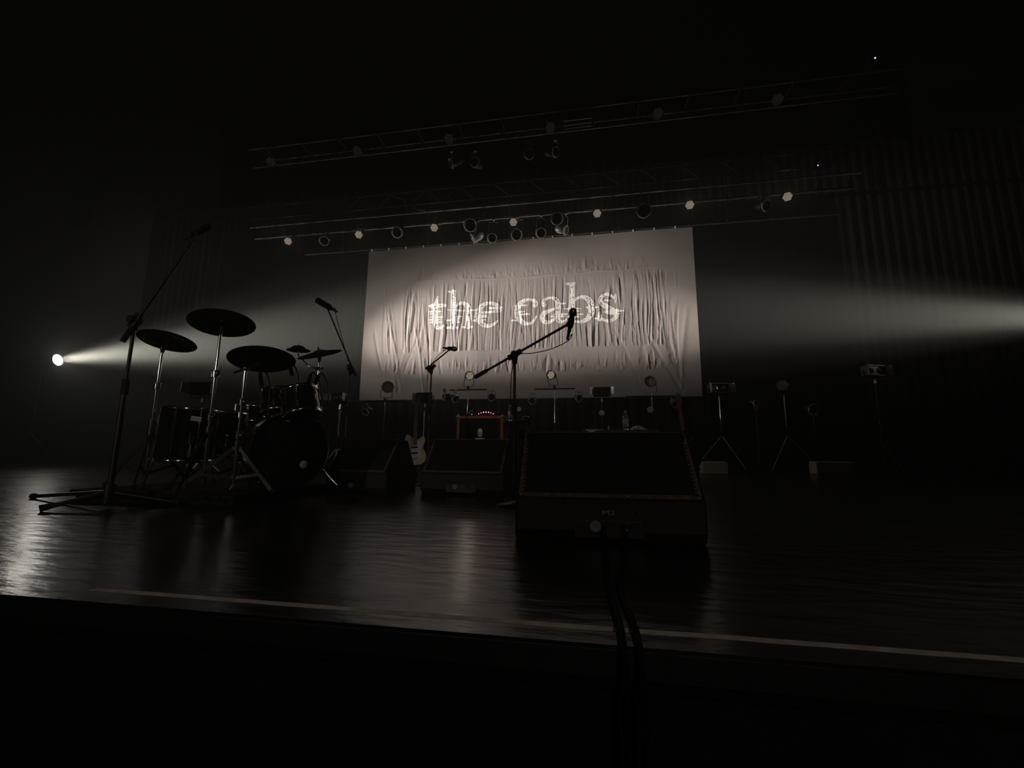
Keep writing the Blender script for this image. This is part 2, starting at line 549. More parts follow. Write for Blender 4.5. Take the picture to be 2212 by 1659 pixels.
# lettering: strokes of varying half-width, in a drawing frame of 4.608 units per picture unit
GL = {
 't': [[(212, 238, 4), (200, 290, 13), (188, 340, 21), (188, 420, 23), (190, 490, 22), (205, 540, 15), (240, 547, 9), (272, 528, 5)],
       [(128, 328, 4), (180, 326, 11), (240, 325, 12), (286, 325, 11)]],
 'h': [[(368, 190, 20), (368, 300, 24), (368, 420, 25), (366, 535, 23)], [(320, 186, 5), (350, 188, 8), (388, 182, 7)],
       [(302, 545, 6), (410, 545, 6)], [(392, 335, 5), (430, 305, 9), (478, 305, 15), (512, 345, 23), (515, 430, 24), (512, 532, 22)],
       [(462, 541, 6), (556, 537, 6)]],
 'e': [[(615, 392, 5), (720, 388, 7), (835, 372, 6)], [(832, 370, 10), (805, 322, 14), (725, 296, 10), (655, 322, 17), (617, 390, 25), (622, 460, 26),
       (655, 508, 18), (710, 526, 12), (765, 510, 8), (802, 476, 4)]],
 'c': [[(1180, 322, 18), (1188, 300, 17), (1165, 274, 12), (1110, 264, 8), (1045, 290, 17), (1008, 350, 25), (1008, 420, 27), (1045, 482, 20),
       (1105, 505, 11), (1160, 482, 8), (1192, 432, 5)]],
 'a': [[(1268, 318, 18), (1262, 288, 12), (1290, 258, 9), (1340, 248, 8), (1392, 270, 17), (1408, 330, 24), (1406, 400, 24), (1410, 465, 20),
       (1450, 485, 8), (1492, 462, 4)], [(1392, 352, 5), (1330, 375, 12), (1272, 400, 19), (1250, 445, 22), (1272, 486, 15), (1325, 488, 11), (1392, 448, 8)]],
 'b': [[(1548, 116, 19), (1546, 220, 24), (1546, 340, 25), (1542, 455, 22)], [(1494, 108, 5), (1530, 110, 9), (1570, 104, 8)],
       [(1572, 272, 6), (1630, 240, 10), (1695, 252, 20), (1736, 310, 28), (1738, 390, 28), (1700, 455, 19), (1640, 484, 10), (1580, 480, 7), (1548, 452, 8)]],
 's': [[(1978, 292, 3), (1980, 250, 7), (1978, 214, 5)], [(1972, 258, 6), (1935, 222, 9), (1885, 212, 9), (1838, 238, 14), (1832, 288, 18), (1885, 332, 22), (1950, 372, 23),
       (1985, 418, 18), (1962, 458, 12), (1905, 476, 9), (1850, 458, 8), (1826, 410, 6)], [(1822, 392, 5), (1812, 430, 9), (1822, 474, 4)]],
}
SL = [(122, 292, 312, 4), (105, 266, 385, 6), (118, 240, 408, 4), (125, 282, 440, 6), (116, 244, 466, 6), (118, 262, 490, 6), (120, 230, 345, 4),
      (295, 450, 368, 6), (385, 530, 376, 5), (290, 425, 471, 7), (330, 470, 435, 6), (345, 445, 490, 6), (330, 450, 455, 4), (465, 600, 372, 6),
      (550, 660, 366, 6), (700, 872, 344, 8), (720, 845, 355, 5), (560, 722, 436, 7), (556, 700, 466, 6), (548, 650, 478, 6), (600, 720, 420, 5),
      (955, 1120, 322, 7), (1000, 1085, 383, 6), (990, 1142, 410, 8), (930, 1060, 471, 7), (960, 1050, 440, 4),
      (1390, 1500, 304, 6), (1455, 1655, 356, 7), (1500, 1640, 380, 7), (1320, 1500, 433, 7), (1350, 1520, 411, 7), (1480, 1640, 436, 7),
      (1590, 1668, 411, 6), (1670, 1822, 340, 8), (1690, 1780, 355, 5), (1850, 1942, 271, 6), (1850, 2086, 375, 8), (1880, 2040, 402, 7),
      (1900, 2030, 362, 5), (1755, 1870, 452, 8), (1790, 1860, 466, 5), (1850, 1990, 390, 6)]
tx0, tx1, tz0, tz1 = [float(k) for k in (PY(915, 650, BAN_Y).x, PY(1360, 650, BAN_Y).x, PY(1100, 722, BAN_Y).z, PY(1290, 598, BAN_Y).z)]
st = 0.0065
lx = np.arange(tx0, tx1, st)
lz = np.arange(tz0, tz1, st)
LX, LZ = np.meshgrid(lx, lz)
# world point of the cloth -> drawing frame
q = np.stack([LX, np.full_like(LX, BAN_Y), LZ - EYE.z], -1)
fz_ = q @ np.array(FW)
PXs = CX + FPX * (q @ np.array(RT)) / fz_
PYs = CY - FPX * (q @ np.array(UP)) / fz_
U_, W_ = (PXs - 900) * 4.608, (PYs - 590) * 4.608
sdf = np.full_like(U_, -99.0)
for strokes in GL.values():
    for s_ in strokes:
        pts = catmull([Vector(p) for p in s_], 6)
        for a, b in zip(pts[:-1], pts[1:]):
            r_ = max(a.z, b.z) + 3
            x0_, x1_ = min(a.x, b.x) - r_ - 14, max(a.x, b.x) + r_ + 14
            y0_, y1_ = min(a.y, b.y) - r_ - 14, max(a.y, b.y) + r_ + 14
            mk = (U_ > x0_) & (U_ < x1_) & (W_ > y0_) & (W_ < y1_)
            if not mk.any():
                continue
            uu, ww = U_[mk], W_[mk]
            dx, dy = b.x - a.x, b.y - a.y
            t = np.clip(((uu - a.x) * dx + (ww - a.y) * dy) / (dx * dx + dy * dy + 1e-9), 0, 1)
            d = (a.z + (b.z - a.z) * t) - np.hypot(uu - a.x - t * dx, ww - a.y - t * dy)
            sdf[mk] = np.maximum(sdf[mk], d)


def vnoise(x, y, seed):
    r = np.random.RandomState(seed)
    T = r.rand(64, 64)
    xi, yi = np.floor(x).astype(int), np.floor(y).astype(int)
    a, b = x - xi, y - yi
    a, b = a * a * (3 - 2 * a), b * b * (3 - 2 * b)
    g = lambda i, j: T[j % 64, i % 64]
    return (g(xi, yi) * (1 - a) + g(xi + 1, yi) * a) * (1 - b) + (g(xi, yi + 1) * (1 - a) + g(xi + 1, yi + 1) * a) * b


sdf2 = sdf + 4.5
edge = np.minimum(sdf2, 7.5 - sdf2)                      # bright outline band
nz1 = vnoise(U_ / 17, W_ / 4.2, 3) * 0.55 + vnoise(U_ / 6, W_ / 7, 4) * 0.45
fill = np.minimum(sdf2 - 5.0, (nz1 - 0.39) * 40)          # scratched fill
ink = np.maximum(edge, fill)
for (x0_, x1_, y_, h_) in SL:
    u_ = (U_ - x0_) / (x1_ - x0_)
    yy = y_ - (U_ - (x0_ + x1_) / 2) * 0.02
    hh = h_ * 1.25 * np.clip(1.25 - np.abs(u_ * 2 - 1) ** 2 * 1.25, 0, 1) * (0.75 + 0.5 * vnoise(U_ / 11, W_ * 0 + y_, 8))
    bar = hh - np.abs(W_ - yy) - 0.8
    bar = np.where((u_ > 0) & (u_ < 1), bar, -9)
    ink = np.maximum(ink, bar)
# clip the triangles at ink = 0 so the outline is smooth
nzl, nxl = LX.shape
P3 = np.stack([LX, LZ], -1).reshape(-1, 2)
val = ink.ravel()
ii = np.arange(nzl * nxl).reshape(nzl, nxl)
tri = np.concatenate([np.stack([ii[:-1, :-1].ravel(), ii[:-1, 1:].ravel(), ii[1:, 1:].ravel()], 1),
                      np.stack([ii[:-1, :-1].ravel(), ii[1:, 1:].ravel(), ii[1:, :-1].ravel()], 1)])
cnt = (val[tri] > 0).sum(1)
keepv, polys, vid = [], [], {}


def vget(key, x, z):
    k = vid.get(key)
    if k is None:
        k = vid[key] = len(keepv)
        keepv.append((x, z))
    return k


for t_ in tri[cnt == 3]:
    polys.append([vget(int(k), *P3[k]) for k in t_])
for t_ in tri[(cnt > 0) & (cnt < 3)]:
    out = []
    for a, b in ((0, 1), (1, 2), (2, 0)):
        i, j = int(t_[a]), int(t_[b])
        vi, vj = val[i], val[j]
        if vi > 0:
            out.append(vget(i, *P3[i]))
        if (vi > 0) != (vj > 0):
            k = vi / (vi - vj)
            p = P3[i] + (P3[j] - P3[i]) * k
            out.append(vget((min(i, j), max(i, j)), *p))
    polys.append(out)
kv = np.array(keepv)
ky = BAN_Y - disp(kv[:, 0], kv[:, 1]) - 0.005
me = bpy.data.meshes.new('lettering')
me.from_pydata(np.stack([kv[:, 0] - ban.base.x, ky - ban.base.y, kv[:, 1] - ban.base.z], 1).tolist(), [], polys)
me.polygons.foreach_set('use_smooth', [True] * len(polys))
me.materials.append(M['ink'])
me.update()
o = bpy.data.objects.new('lettering', me)
COL.objects.link(o)
o.parent = ban.e
o['label'] = 'bright white scratched serif letters reading the cabs'

# batten pipe carrying the banner, ties and hangers
zt = BAN_Z1 + 0.045
bt = Thing('batten_pipe', 'long thin steel pipe that carries the top of the lit banner', 'pipe', (-1.5, BAN_Y, zt))
bt.part('pipe', MB().cyl((-8.3, BAN_Y, zt), (6.2, BAN_Y, zt), 0.024), M['steel'])
x = BAN_X0 + 0.1
while x < BAN_X1:
    bt.part('tie', MB().torus((x, BAN_Y, zt - 0.01), (1, 0, 0), 0.030, 0.007, 12, 6).sphere((x, BAN_Y - 0.04, zt - 0.045), 0.019, 8), M['white'], label='small white tie knot')
    x += 0.53
for px in (740, 925, 1337, 1574):
    p = PY(px, 520, BAN_Y)
    h = bt.part('hanger', MB().cyl((p.x, BAN_Y, zt + 0.02), (p.x, BAN_Y, ZC - 0.005), 0.006, n=6), M['steel'])
    bt.part('turnbuckle', MB().torus((p.x, BAN_Y, zt + 0.07), (0, 1, 0), 0.022, 0.006, 12, 6)
            .box((p.x - 0.02, BAN_Y, zt + 0.27), (0.012, 0.02, 0.26)).box((p.x + 0.02, BAN_Y, zt + 0.27), (0.012, 0.02, 0.26))
            .cyl((p.x, BAN_Y, zt + 0.09), (p.x, BAN_Y, zt + 0.2), 0.009).cyl((p.x, BAN_Y, zt + 0.36), (p.x, BAN_Y, zt + 0.50), 0.010), M['chrome'], h)


# ------------------------------------------------------------------ trusses
def ladder_truss(label, y, x0, x1, zu, zl, rung, ru=0.022, rl=0.03, material='alu', depth=0.0, group='lighting trusses across the stage', diag=False):
    t = Thing('lighting_truss', label, 'truss', ((x0 + x1) / 2, y, zl), group)
    t.part('top_chord', MB().cyl((x0, y, zu), (x1, y, zu), ru), M[material])
    t.part('bottom_chord', MB().cyl((x0 + 0.2, y, zl), (x1 - 0.2, y, zl), rl), M[material])
    x = x0 + 0.4
    while x < x1 - 0.2:
        if diag:
            x2 = x + rung / 2
            t.part('brace', MB().cyl((x, y, zl), (x2, y, zu), 0.010, n=6), M['blacksteel'])
            t.part('brace', MB().cyl((x2, y, zu), (min(x + rung, x1 - 0.2), y, zl), 0.010, n=6), M['blacksteel'])
        else:
            t.part('rung', MB().cyl((x, y, zl), (x, y, zu), 0.013, n=6), M['blacksteel' if depth else 'steel'])
        x += rung
    if depth:
        t.part('rear_chord', MB().cyl((x0, y + depth, zu), (x1, y + depth, zu), ru), M['dulltube'])
        x = x0 + 0.4
        while x < x1 - 0.2:
            t.part('cross_strut', MB().cyl((x, y, zu), (x, y + depth, zu), 0.012, n=6), M['blacksteel'])
            t.part('cross_strut', MB().cyl((x, y, zl), (x, y + depth, zu), 0.010, n=6), M['blacksteel'])
            x += rung
    for x in [x0 + (x1 - x0) * k for k in (0.12, 0.5, 0.88)]:
        t.part('suspension_chain', MB().cyl((x, y, zu), (x, y, ZC - 0.005), 0.010, n=6), M['blacksteel'])
    return t


TB_Y, TF_Y, TM_Y = 9.6, 7.6, 8.7
ladder_truss('rear lighting truss just above the banner, two tubes with upright rungs', TB_Y, -9.0, 5.9, 6.37, 6.03, 0.62)
ladder_truss('front lighting truss, highest in view, with ladder-like rungs', TF_Y, -7.4, 5.6, 7.03, 6.57, 0.9, 0.022, 0.026, 'dulltube', depth=0.4)
ladder_truss('faint black lattice truss between the front and rear lamp rows', TM_Y, -8.4, 5.2, 6.36, 6.02, 0.8, 0.014, 0.012, 'blacksteel', diag=True)

# border drape behind the middle truss
curtain(-9.5, 6.5, 8.95, 6.62, 8.7, 0.05, 0.3, 'narrow black border drape hung high between the two lamp rows', 9)
solo('drape_track', MB().box((-1.5, 8.95, 8.85), (16.2, 0.05, 0.29)), M['matte'], 'black track under the ceiling carrying the narrow border drape', 'track', (-1.5, 8.95, 8.85))

# thin bars inside the front truss
bars = Thing('electrical_raceway', 'pair of flat dim raceway bars inside the front truss, right of its middle', 'raceway', (0.2, TF_Y + 0.2, 6.7))
x0_, x1_ = PY(1215, 260, TF_Y).x, PY(1280, 250, TF_Y).x
for zz in (6.72, 6.80, 6.90):
    bars.part('bar', MB().box(((x0_ + x1_) / 2, TF_Y + 0.12, zz), (x1_ - x0_, 0.03, 0.035)), M['dulltube'])
for xe in (x0_, x1_):
    bars.part('end_plate', MB().box((xe, TF_Y + 0.09, 6.81), (0.03, 0.03, 0.36)), M['dulltube'])

# slack steel wires between the trusses
for (a, b, lb) in (((843, 422), (876, 432), 'short bright slack steel wire above the rear truss, left one'),
                   ((893, 448), (918, 456), 'short slack steel wire touching the rear truss top tube, left of centre')):
    p0, p1 = PY(*a, TB_Y - 0.35), PY(*b, TB_Y - 0.1)
    solo('steel_wire', MB().tube([p0, (p0 + p1) / 2 - Vector((0, 0, 0.01)), p1, (p1.x + 0.02, TB_Y, 6.36)], 0.005, 6), M['steel'], lb, 'wire', p0)


# ------------------------------------------------------------------ lamps
def frame(pos, aim, up=(0, 0, 1)):
    f = Vector(aim).normalized()
    s = f.cross(Vector(up)).normalized()
    u = s.cross(f)
    mt = Matrix((s, f, u)).transposed().to_4x4()
    mt.translation = Vector(pos)
    return mt


def yoke(pos, mtx, rad, base, depth=0.0):
    """U shaped bracket from the sides of a lamp to a clamp point."""
    s = (mtx.to_3x3() @ Vector((1, 0, 0)))
    a, b = pos + s * rad, pos - s * rad
    up = (Vector(base) - pos).normalized()
    L = (Vector(base) - pos).length * 0.8
    return MB().tube([a, a + up * L, b + up * L, b], 0.008, 6)


def led_par(pos, aim, base, label, group, dim=False, r=0.105, dark_face=False):
    pos = Vector(pos)
    t = Thing('led_par', label, 'stage light', pos, group)
    mtx = frame(pos, aim)
    t.part('housing', MB().lathe([(0.001, -0.15), (r * 0.55, -0.15), (r * 0.72, -0.11), (r * 0.98, -0.03), (r * 1.08, 0.0), (r * 1.08, 0.045), (r * 1.0, 0.045), (r * 0.98, 0.01)],
                                 (0, 0, 0), (0, 1, 0), 20).xform(mtx), M['black'])
    cells = MB()
    p = r * 0.285
    for i in range(-3, 4):
        for j in range(-3, 4):
            x, z = (i + (j % 2) * 0.5) * p, j * p * 0.866
            if math.hypot(x, z) < r * 0.93:
                cells.lathe([(0.0001, 0.018), (p * 0.28, 0.016), (p * 0.41, 0.006)], (x, 0, z), (0, 1, 0), 6)
    cells.xform(mtx)
    t.part('lens_plate', MB().lathe([(0.0001, 0.005), (r * 0.98, 0.005)], (0, 0, 0), (0, 1, 0), 20).xform(mtx), M['matte'])
    t.part('led_cells', cells, M['lens'] if dark_face else (M['cell_dim'] if dim else M['cell']))
    t.part('yoke', yoke(pos, mtx, r * 1.12, base), M['blacksteel'])
    b = Vector(base)
    t.part('clamp', MB().box(b - (b - pos).normalized() * 0.02, (0.05, 0.06, 0.07)), M['blacksteel'], bevel=0.006)
    if not dim and not dark_face:
        f = Vector(aim).normalized()
        lamp('led_par_fill', 'SPOT', pos + f * 0.06, pos + f, 3.5, (1, 0.85, 0.7), 0.08, 150, 1.0)  # added fill that brightens the truss and cans around the lamp
    return t


def par_can(pos, aim, base, label, group, r=0.10, L=0.32, silver=False, ring=True, open_ring=False):
    pos = Vector(pos)
    t = Thing('par_can', label, 'stage light', pos, group)
    mtx = frame(pos, aim)
    t.part('can', MB().lathe([(0.02, -L), (r * 0.5, -L), (r * 0.85, -L * 0.8), (r, -L * 0.62), (r, 0), (r * 0.93, 0), (r * 0.93, -L * 0.4)],
                             (0, 0, 0), (0, 1, 0), 24).xform(mtx), M['silver'] if silver else M['black'])
    if ring:
        t.part('filter_frame', MB().torus((0, 0.012, 0), (0, 1, 0), r * 1.12, 0.013, 28, 6)
               .box((r * 1.15, 0.012, 0), (0.03, 0.02, 0.05)).box((-r * 1.15, 0.012, 0), (0.03, 0.02, 0.05)).box((0, 0.012, -r * 1.15), (0.05, 0.02, 0.03)).xform(mtx), M['alu'])  # light metal and thick ring stand for rim light on the cans
    if open_ring:
        t.part('lens', MB().lathe([(0.0001, -0.012), (r * 0.6, -0.016), (r * 0.92, -0.03)], (0, 0, 0), (0, 1, 0), 20).xform(mtx), M['white'], label='pale lens disc, whitened for banner light')  # white colour stands for banner light seen in the ring
    else:
        t.part('reflector_bowl', MB().lathe([(0.001, -L * 0.78), (r * 0.5, -L * 0.7), (r * 0.9, -L * 0.42)], (0, 0, 0), (0, 1, 0), 20).xform(mtx), M['lens'])
    t.part('yoke', yoke(pos, mtx, r * 1.15, base), M['steel'])
    b = Vector(base)
    t.part('clamp', MB().box(b - (b - pos).normalized() * 0.02, (0.05, 0.06, 0.07)), M['steel'], bevel=0.006)
    return t


def look(p, px=None, down=0.0):
    """direction from p towards the stalls, tipped down"""
    d = Vector((EYE.x - p.x, EYE.y - p.y, 0)).normalized()
    return Vector((d.x, d.y, -down))


G1 = 'honeycomb LED lamps along the rear truss'
row = [(622, 521, 'leftmost of the LED lamps on the rear truss, dimmer, near the drape'),
       (775, 507, 'second LED lamp from the left on the rear truss, beside a hanging turnbuckle'),
       (938, 492, 'LED lamp on the rear truss directly above the left turnbuckle by the banner'),
       (1109, 480, 'LED lamp in the middle of the rear truss, above two open PAR cans'),
       (1290, 461, 'LED lamp on the rear truss just right of the cluster of PAR cans'),
       (1490, 443, 'LED lamp on the rear truss above the top right corner of the banner'),
       (1701, 425, 'rightmost LED lamp on the rear truss, out over the dark side')]
for px, py, lb in row:
    p = PY(px, py, TB_Y - 0.22)
    led_par(p, look(p, down=0.45 if px > 700 else 0.5) + Vector((0.25 if px < 700 else 0, 0, 0)), (p.x, TB_Y - 0.02, 6.0), 'glowing honeycomb ' + lb, G1, r=0.098)

G2 = 'unlit LED lamps along the front truss'
row = [(585, 350, 'leftmost of the unlit round lamps on the front truss'),
       (772, 327, 'second unlit round lamp from the left on the front truss'),
       (970, 300, 'third unlit round lamp from the left on the front truss'),
       (1189, 275, 'unlit round lamp on the front truss beside the raceway bars'),
       (1421, 245, 'fifth unlit round lamp from the left on the front truss'),
       (1680, 215, 'rightmost of the unlit round lamps on the front truss')]
for px, py, lb in row:
    p = PY(px, py, TF_Y - 0.2)
    led_par(p, look(p, down=0.35) + Vector((0.3 if px < 900 else 0, 0, 0)), (p.x, TF_Y - 0.02, 6.60), lb, G2, dim=True, r=0.10)

G3 = 'PAR cans on the rear truss'
cans = [  # px, py, aim, silver, r, label
    (858, 502, (0.1, -1, -0.5), 0, 0.10, 'black PAR can on the rear truss, alone between two LED lamps left of centre'),
    (1016, 486, (0.1, -1, -0.7), 0, 0.12, 'tall black PAR can at the left end of the cluster over the banner'),
    (1022, 515, (-0.9, -0.25, -0.45), 1, 0.085, 'silver-bodied PAR can at the left of the cluster, pointing left'),
    (1063, 514, (0.25, -1, -0.7), 0, 0.085, 'small black PAR can tucked beside the left silver can'),
    (1116, 507, (0, -1, -0.6), 0, 0.10, 'open black PAR can with round ring hanging below the middle LED lamp'),
    (1168, 503, (0.35, -1, -0.75), 0, 0.088, 'black PAR can with lugged ring, right of the middle LED lamp'),
    (1203, 472, (0, -1, -0.4), 0, 0.11, 'black PAR can held high, above the right silver can'),
    (1222, 497, (0.9, -0.3, -0.35), 1, 0.08, 'silver-bodied PAR can at the right of the cluster, pointing right'),
    (1391, 455, (0, -1, -0.5), 0, 0.12, 'large black PAR can on the rear truss between two glowing lamps right of centre'),
    (1655, 444, (0.5, -1, -0.6), 0, 0.09, 'dark PAR can on the rear truss beside the rightmost LED lamp'),
    (700, 520, (0.5, -0.8, -0.8), 0, 0.09, 'dark PAR can on the rear truss between the two leftmost LED lamps'),
]
for px, py, aim, sv, r_, lb in cans:
    p = PY(px, py, TB_Y - (0.42 if sv else 0.17 if r_ < 0.105 else 0.22))
    par_can(p, aim, (p.x, TB_Y, 6.03), lb, G3, r=r_ * 1.12, L=0.26 if sv else 0.3, silver=bool(sv))

G4 = 'dark spots hung under the front truss'
for px, py, aim, sv, lb in ((975, 352, (-0.9, -0.3, -0.5), 0, 'dark spot hung below the front truss, pointing left, leftmost of four'),
                        (1026, 350, (-0.3, -1, -0.3), 0, 'dark spot with a bright glint on its bracket, second of four under the front truss'),
                        (1143, 332, (0.2, -0.8, -0.5), 0, 'dark spot hung below the front truss, third of four'),
                        (1200, 328, (0.8, -0.5, -0.4), 0, 'dark spot hung below the front truss, rightmost of four, pointing right')):
    p = PY(px, py, 8.1)
    tt = par_can(p, aim, (p.x, 8.1, p.z + 0.30), lb, G4, r=0.09)
    tt.part('hanging_bar', MB().cyl((p.x, 8.1, p.z + 0.28), (p.x, 8.1, ZC - 0.005), 0.012, n=8), M['blacksteel'])
    tt.part('safety_catch', MB().box((p.x + 0.04, 8.04, p.z + 0.17), (0.035, 0.01, 0.06), Euler((0, 0.5, 0)).to_matrix()), M['reflector'])


# tiny blue power lamps on fixtures high on the right
for px, py, y_, lb in ((1768, 356, 8.3, 'small black box with a tiny blue light, above the right end of the rear truss'),
                       (1892, 123, 6.5, 'small black fixture box with a tiny blue-white light, highest at the right')):
    p = PY(px, py, y_)
    t = Thing('power_box', lb, 'power box', p, None)
    t.part('box', MB().box(p + Vector((0, 0.08, 0.03)), (0.14, 0.12, 0.10)), M['matte'], bevel=0.01)
    t.part('indicator', MB().sphere(p + Vector((0, 0.018, 0)), 0.012, 8), M['blueled'], label='tiny glowing blue indicator')
    t.part('bracket', MB().cyl(p + Vector((0, 0.08, 0.08)), (p.x, p.y + 0.08, ZC - 0.005), 0.012, n=6), M['blacksteel'])


# ------------------------------------------------------------------ stands
def tripod(t, base, h, spread, r=0.012, material='blacksteel', az=0.3, hub=None, foot=True, parent=None):
    base = Vector(base)
    hub = h if hub is None else hub
    for k in range(3):
        a = az + k * 2 * PI / 3
        f = base + Vector((math.cos(a) * spread, math.sin(a) * spread, r + 0.004))
        lg = t.part('leg', MB().cyl(base + Vector((0, 0, hub)), f, r, r * 0.9, 8), M[material])
        if foot:
            t.part('rubber_foot', MB().cyl(f + (base + Vector((0, 0, hub)) - f).normalized() * 0.05, f, r * 1.5, r * 1.7, 8), M['rubber'], lg)


def light_stand(px, py_top, zc, label, top=None, material='steel', spread=0.42, az=0.2, tbar=None, dims=0.016, name='light_stand', cat='stand', group='lighting stands at the back of the stage', hub=0.55):
    p = D(px, py_top, zc)
    base = Vector((p.x, p.y, 0))
    t = Thing(name, label, cat, base, group)
    t.part('pole', MB().cyl(base + Vector((0, 0, 0.12)), base + Vector((0, 0, p.z * 0.55)), dims, n=10), M['blacksteel'])
    t.part('upper_pole', MB().cyl(base + Vector((0, 0, p.z * 0.5)), p, dims * 0.72, n=10), M[material])
    t.part('collar', MB().cyl(base + Vector((0, 0, p.z * 0.53)), base + Vector((0, 0, p.z * 0.58)), dims * 1.7, n=10)
           .cyl(base + Vector((0, 0, p.z * 0.55)), base + Vector((0.05, -0.03, p.z * 0.55)), 0.008, n=6).sphere(base + Vector((0.055, -0.035, p.z * 0.55)), 0.014, 8), M['blacksteel'])
    tripod(t, base, 0, spread, 0.013, material if material != 'chrome' else 'blacksteel', az, hub)
    if tbar:
        mb = MB().cyl(p + Vector((-tbar, 0, 0)), p + Vector((tbar, 0, 0)), 0.016, n=10)
        t.part('cross_bar', mb, M['blacksteel'])
    return t, p


def blinder(pos, label, yawd=0.0, tilt=-0.1, w=0.42, fmat='blacksteel', group='two-lamp blinders on stands', doors=True):
    """two-lamp flood with side doors"""
    pos = Vector(pos)
    t = Thing('twin_blinder', label, 'stage light', pos, group)
    mtx = Matrix.Translation(pos) @ Euler((tilt, 0, yawd)).to_matrix().to_4x4()
    h = w * 0.5
    t.part('housing', MB().box((0, 0.09, 0), (w * 0.92, 0.14, h)).xform(mtx), M['black'], bevel=0.012)
    t.part('front_frame', MB().box((0, 0.0, h / 2 - 0.012), (w * 0.95, 0.04, 0.022)).box((0, 0.0, -h / 2 + 0.012), (w * 0.95, 0.04, 0.022))
           .box((-w * 0.46, 0, 0), (0.022, 0.04, h)).box((w * 0.46, 0, 0), (0.022, 0.04, h)).xform(mtx), M[fmat], bevel=0.004)
    for sx in (-1, 1):
        lp = t.part('lamp', MB().lathe([(0.001, 0.03), (h * 0.20, 0.025), (h * 0.34, 0.0), (h * 0.36, -0.018)], (0, 0, 0), (0, -1, 0), 20)
               .xform(mtx @ Matrix.Translation((sx * w * 0.21, 0.03, 0))), M['reflector' if fmat == 'steel' else 'lens'])  # blinders in less light get darker frame, lamp and bulb materials
        t.part('bulb', MB().sphere((sx * w * 0.21, -0.005, 0), 0.022, 10).xform(mtx), M['grey' if fmat == 'steel' else 'dim'], lp)
    if doors:
        for sx in (-1, 1):
            q = Matrix.Translation((sx * w * 0.5, -0.02, 0)) @ Euler((0, 0, -sx * 0.9)).to_matrix().to_4x4()
            t.part('side_door', MB().box((sx * 0.05, 0, 0), (0.10, 0.008, h * 0.9)).xform(mtx @ q), M['alu'])
    t.part('yoke', MB().tube([mtx @ Vector((-w * 0.5, 0.08, 0)), mtx @ Vector((-w * 0.5, 0.08, -h * 0.75)), mtx @ Vector((w * 0.5, 0.08, -h * 0.75)), mtx @ Vector((w * 0.5, 0.08, 0))], 0.010, 6), M['blacksteel'])
    t.part('spigot', MB().cyl(mtx @ Vector((0, 0.08, -h * 0.75)), mtx @ Vector((0, 0.08, -h * 0.75 - 0.08)), 0.018, n=10), M['chrome'])
    return t


GB = 'two-lamp blinders on stands'


def blinder_on_stand(px, py, zc, lb, ls, yawd=0.0, w=0.44, az=0.2, spread=0.6, hub=0.6, tilt=-0.1, fmat='blacksteel', pm='blacksteel'):
    p = D(px, py, zc)
    blinder(p, lb, yawd, tilt, w, fmat)
    top = p + Vector((0, 0.08, -w * 0.375 - 0.06))
    base = Vector((top.x, top.y, 0))
    t = Thing('light_stand', ls, 'stand', base, 'lighting stands at the back of the stage')
    z = top.z
    t.part('pole', MB().cyl(base + Vector((0, 0, 0.1)), base + Vector((0, 0, z * 0.55)), 0.019, n=10), M['blacksteel'])
    t.part('upper_pole', MB().cyl(base + Vector((0, 0, z * 0.5)), top, 0.014, n=10), M[pm])
    t.part('collar', MB().cyl(base + Vector((0, 0, z * 0.53)), base + Vector((0, 0, z * 0.58)), 0.028, n=10)
           .cyl(base + Vector((0, 0, z * 0.55)), base + Vector((0.08, -0.05, z * 0.55)), 0.007, n=6).sphere(base + Vector((0.09, -0.055, z * 0.55)), 0.016, 8), M['blacksteel'])
    tripod(t, base, 0, spread, 0.012, 'steel' if fmat == 'steel' else 'blacksteel', az, hub)


blinder_on_stand(1555, 838, 9.3, 'two-lamp blinder on a tripod just right of the banner bottom corner', 'tripod stand right of the banner with a bright pole top', 0.25, 0.44, az=1.0, spread=0.62, hub=0.75, fmat='steel', pm='chrome')
blinder_on_stand(1893, 800, 8.8, 'dim two-lamp blinder on the stand farthest right', 'tall dim stand farthest right on the stage', 0.35, 0.46, az=0.5)
blinder_on_stand(1300, 845, 9.6, 'dim two-lamp blinder in front of the right half of the banner', 'thin stand under the blinder in front of the banner right half', 0.0, 0.38)
blinder_on_stand(917, 857, 9.6, 'dim two-lamp blinder low in front of the banner, left of the small microphone', 'thin stand under the blinder behind the cream guitar', 0.0, 0.38)
blinder_on_stand(730, 858, 6.6, 'two-lamp blinder with a bright side door, left of the banner beside the drums', 'thin grey stand under the blinder beside the drums', -0.2, 0.24, az=0.9, spread=0.35, hub=0.4, fmat='steel', pm='steel')
blinder_on_stand(433, 838, 7.5, 'very dim two-lamp blinder in the haze behind the drum kit', 'dim stand behind the drum kit carrying a blinder', 0.1, 0.42)

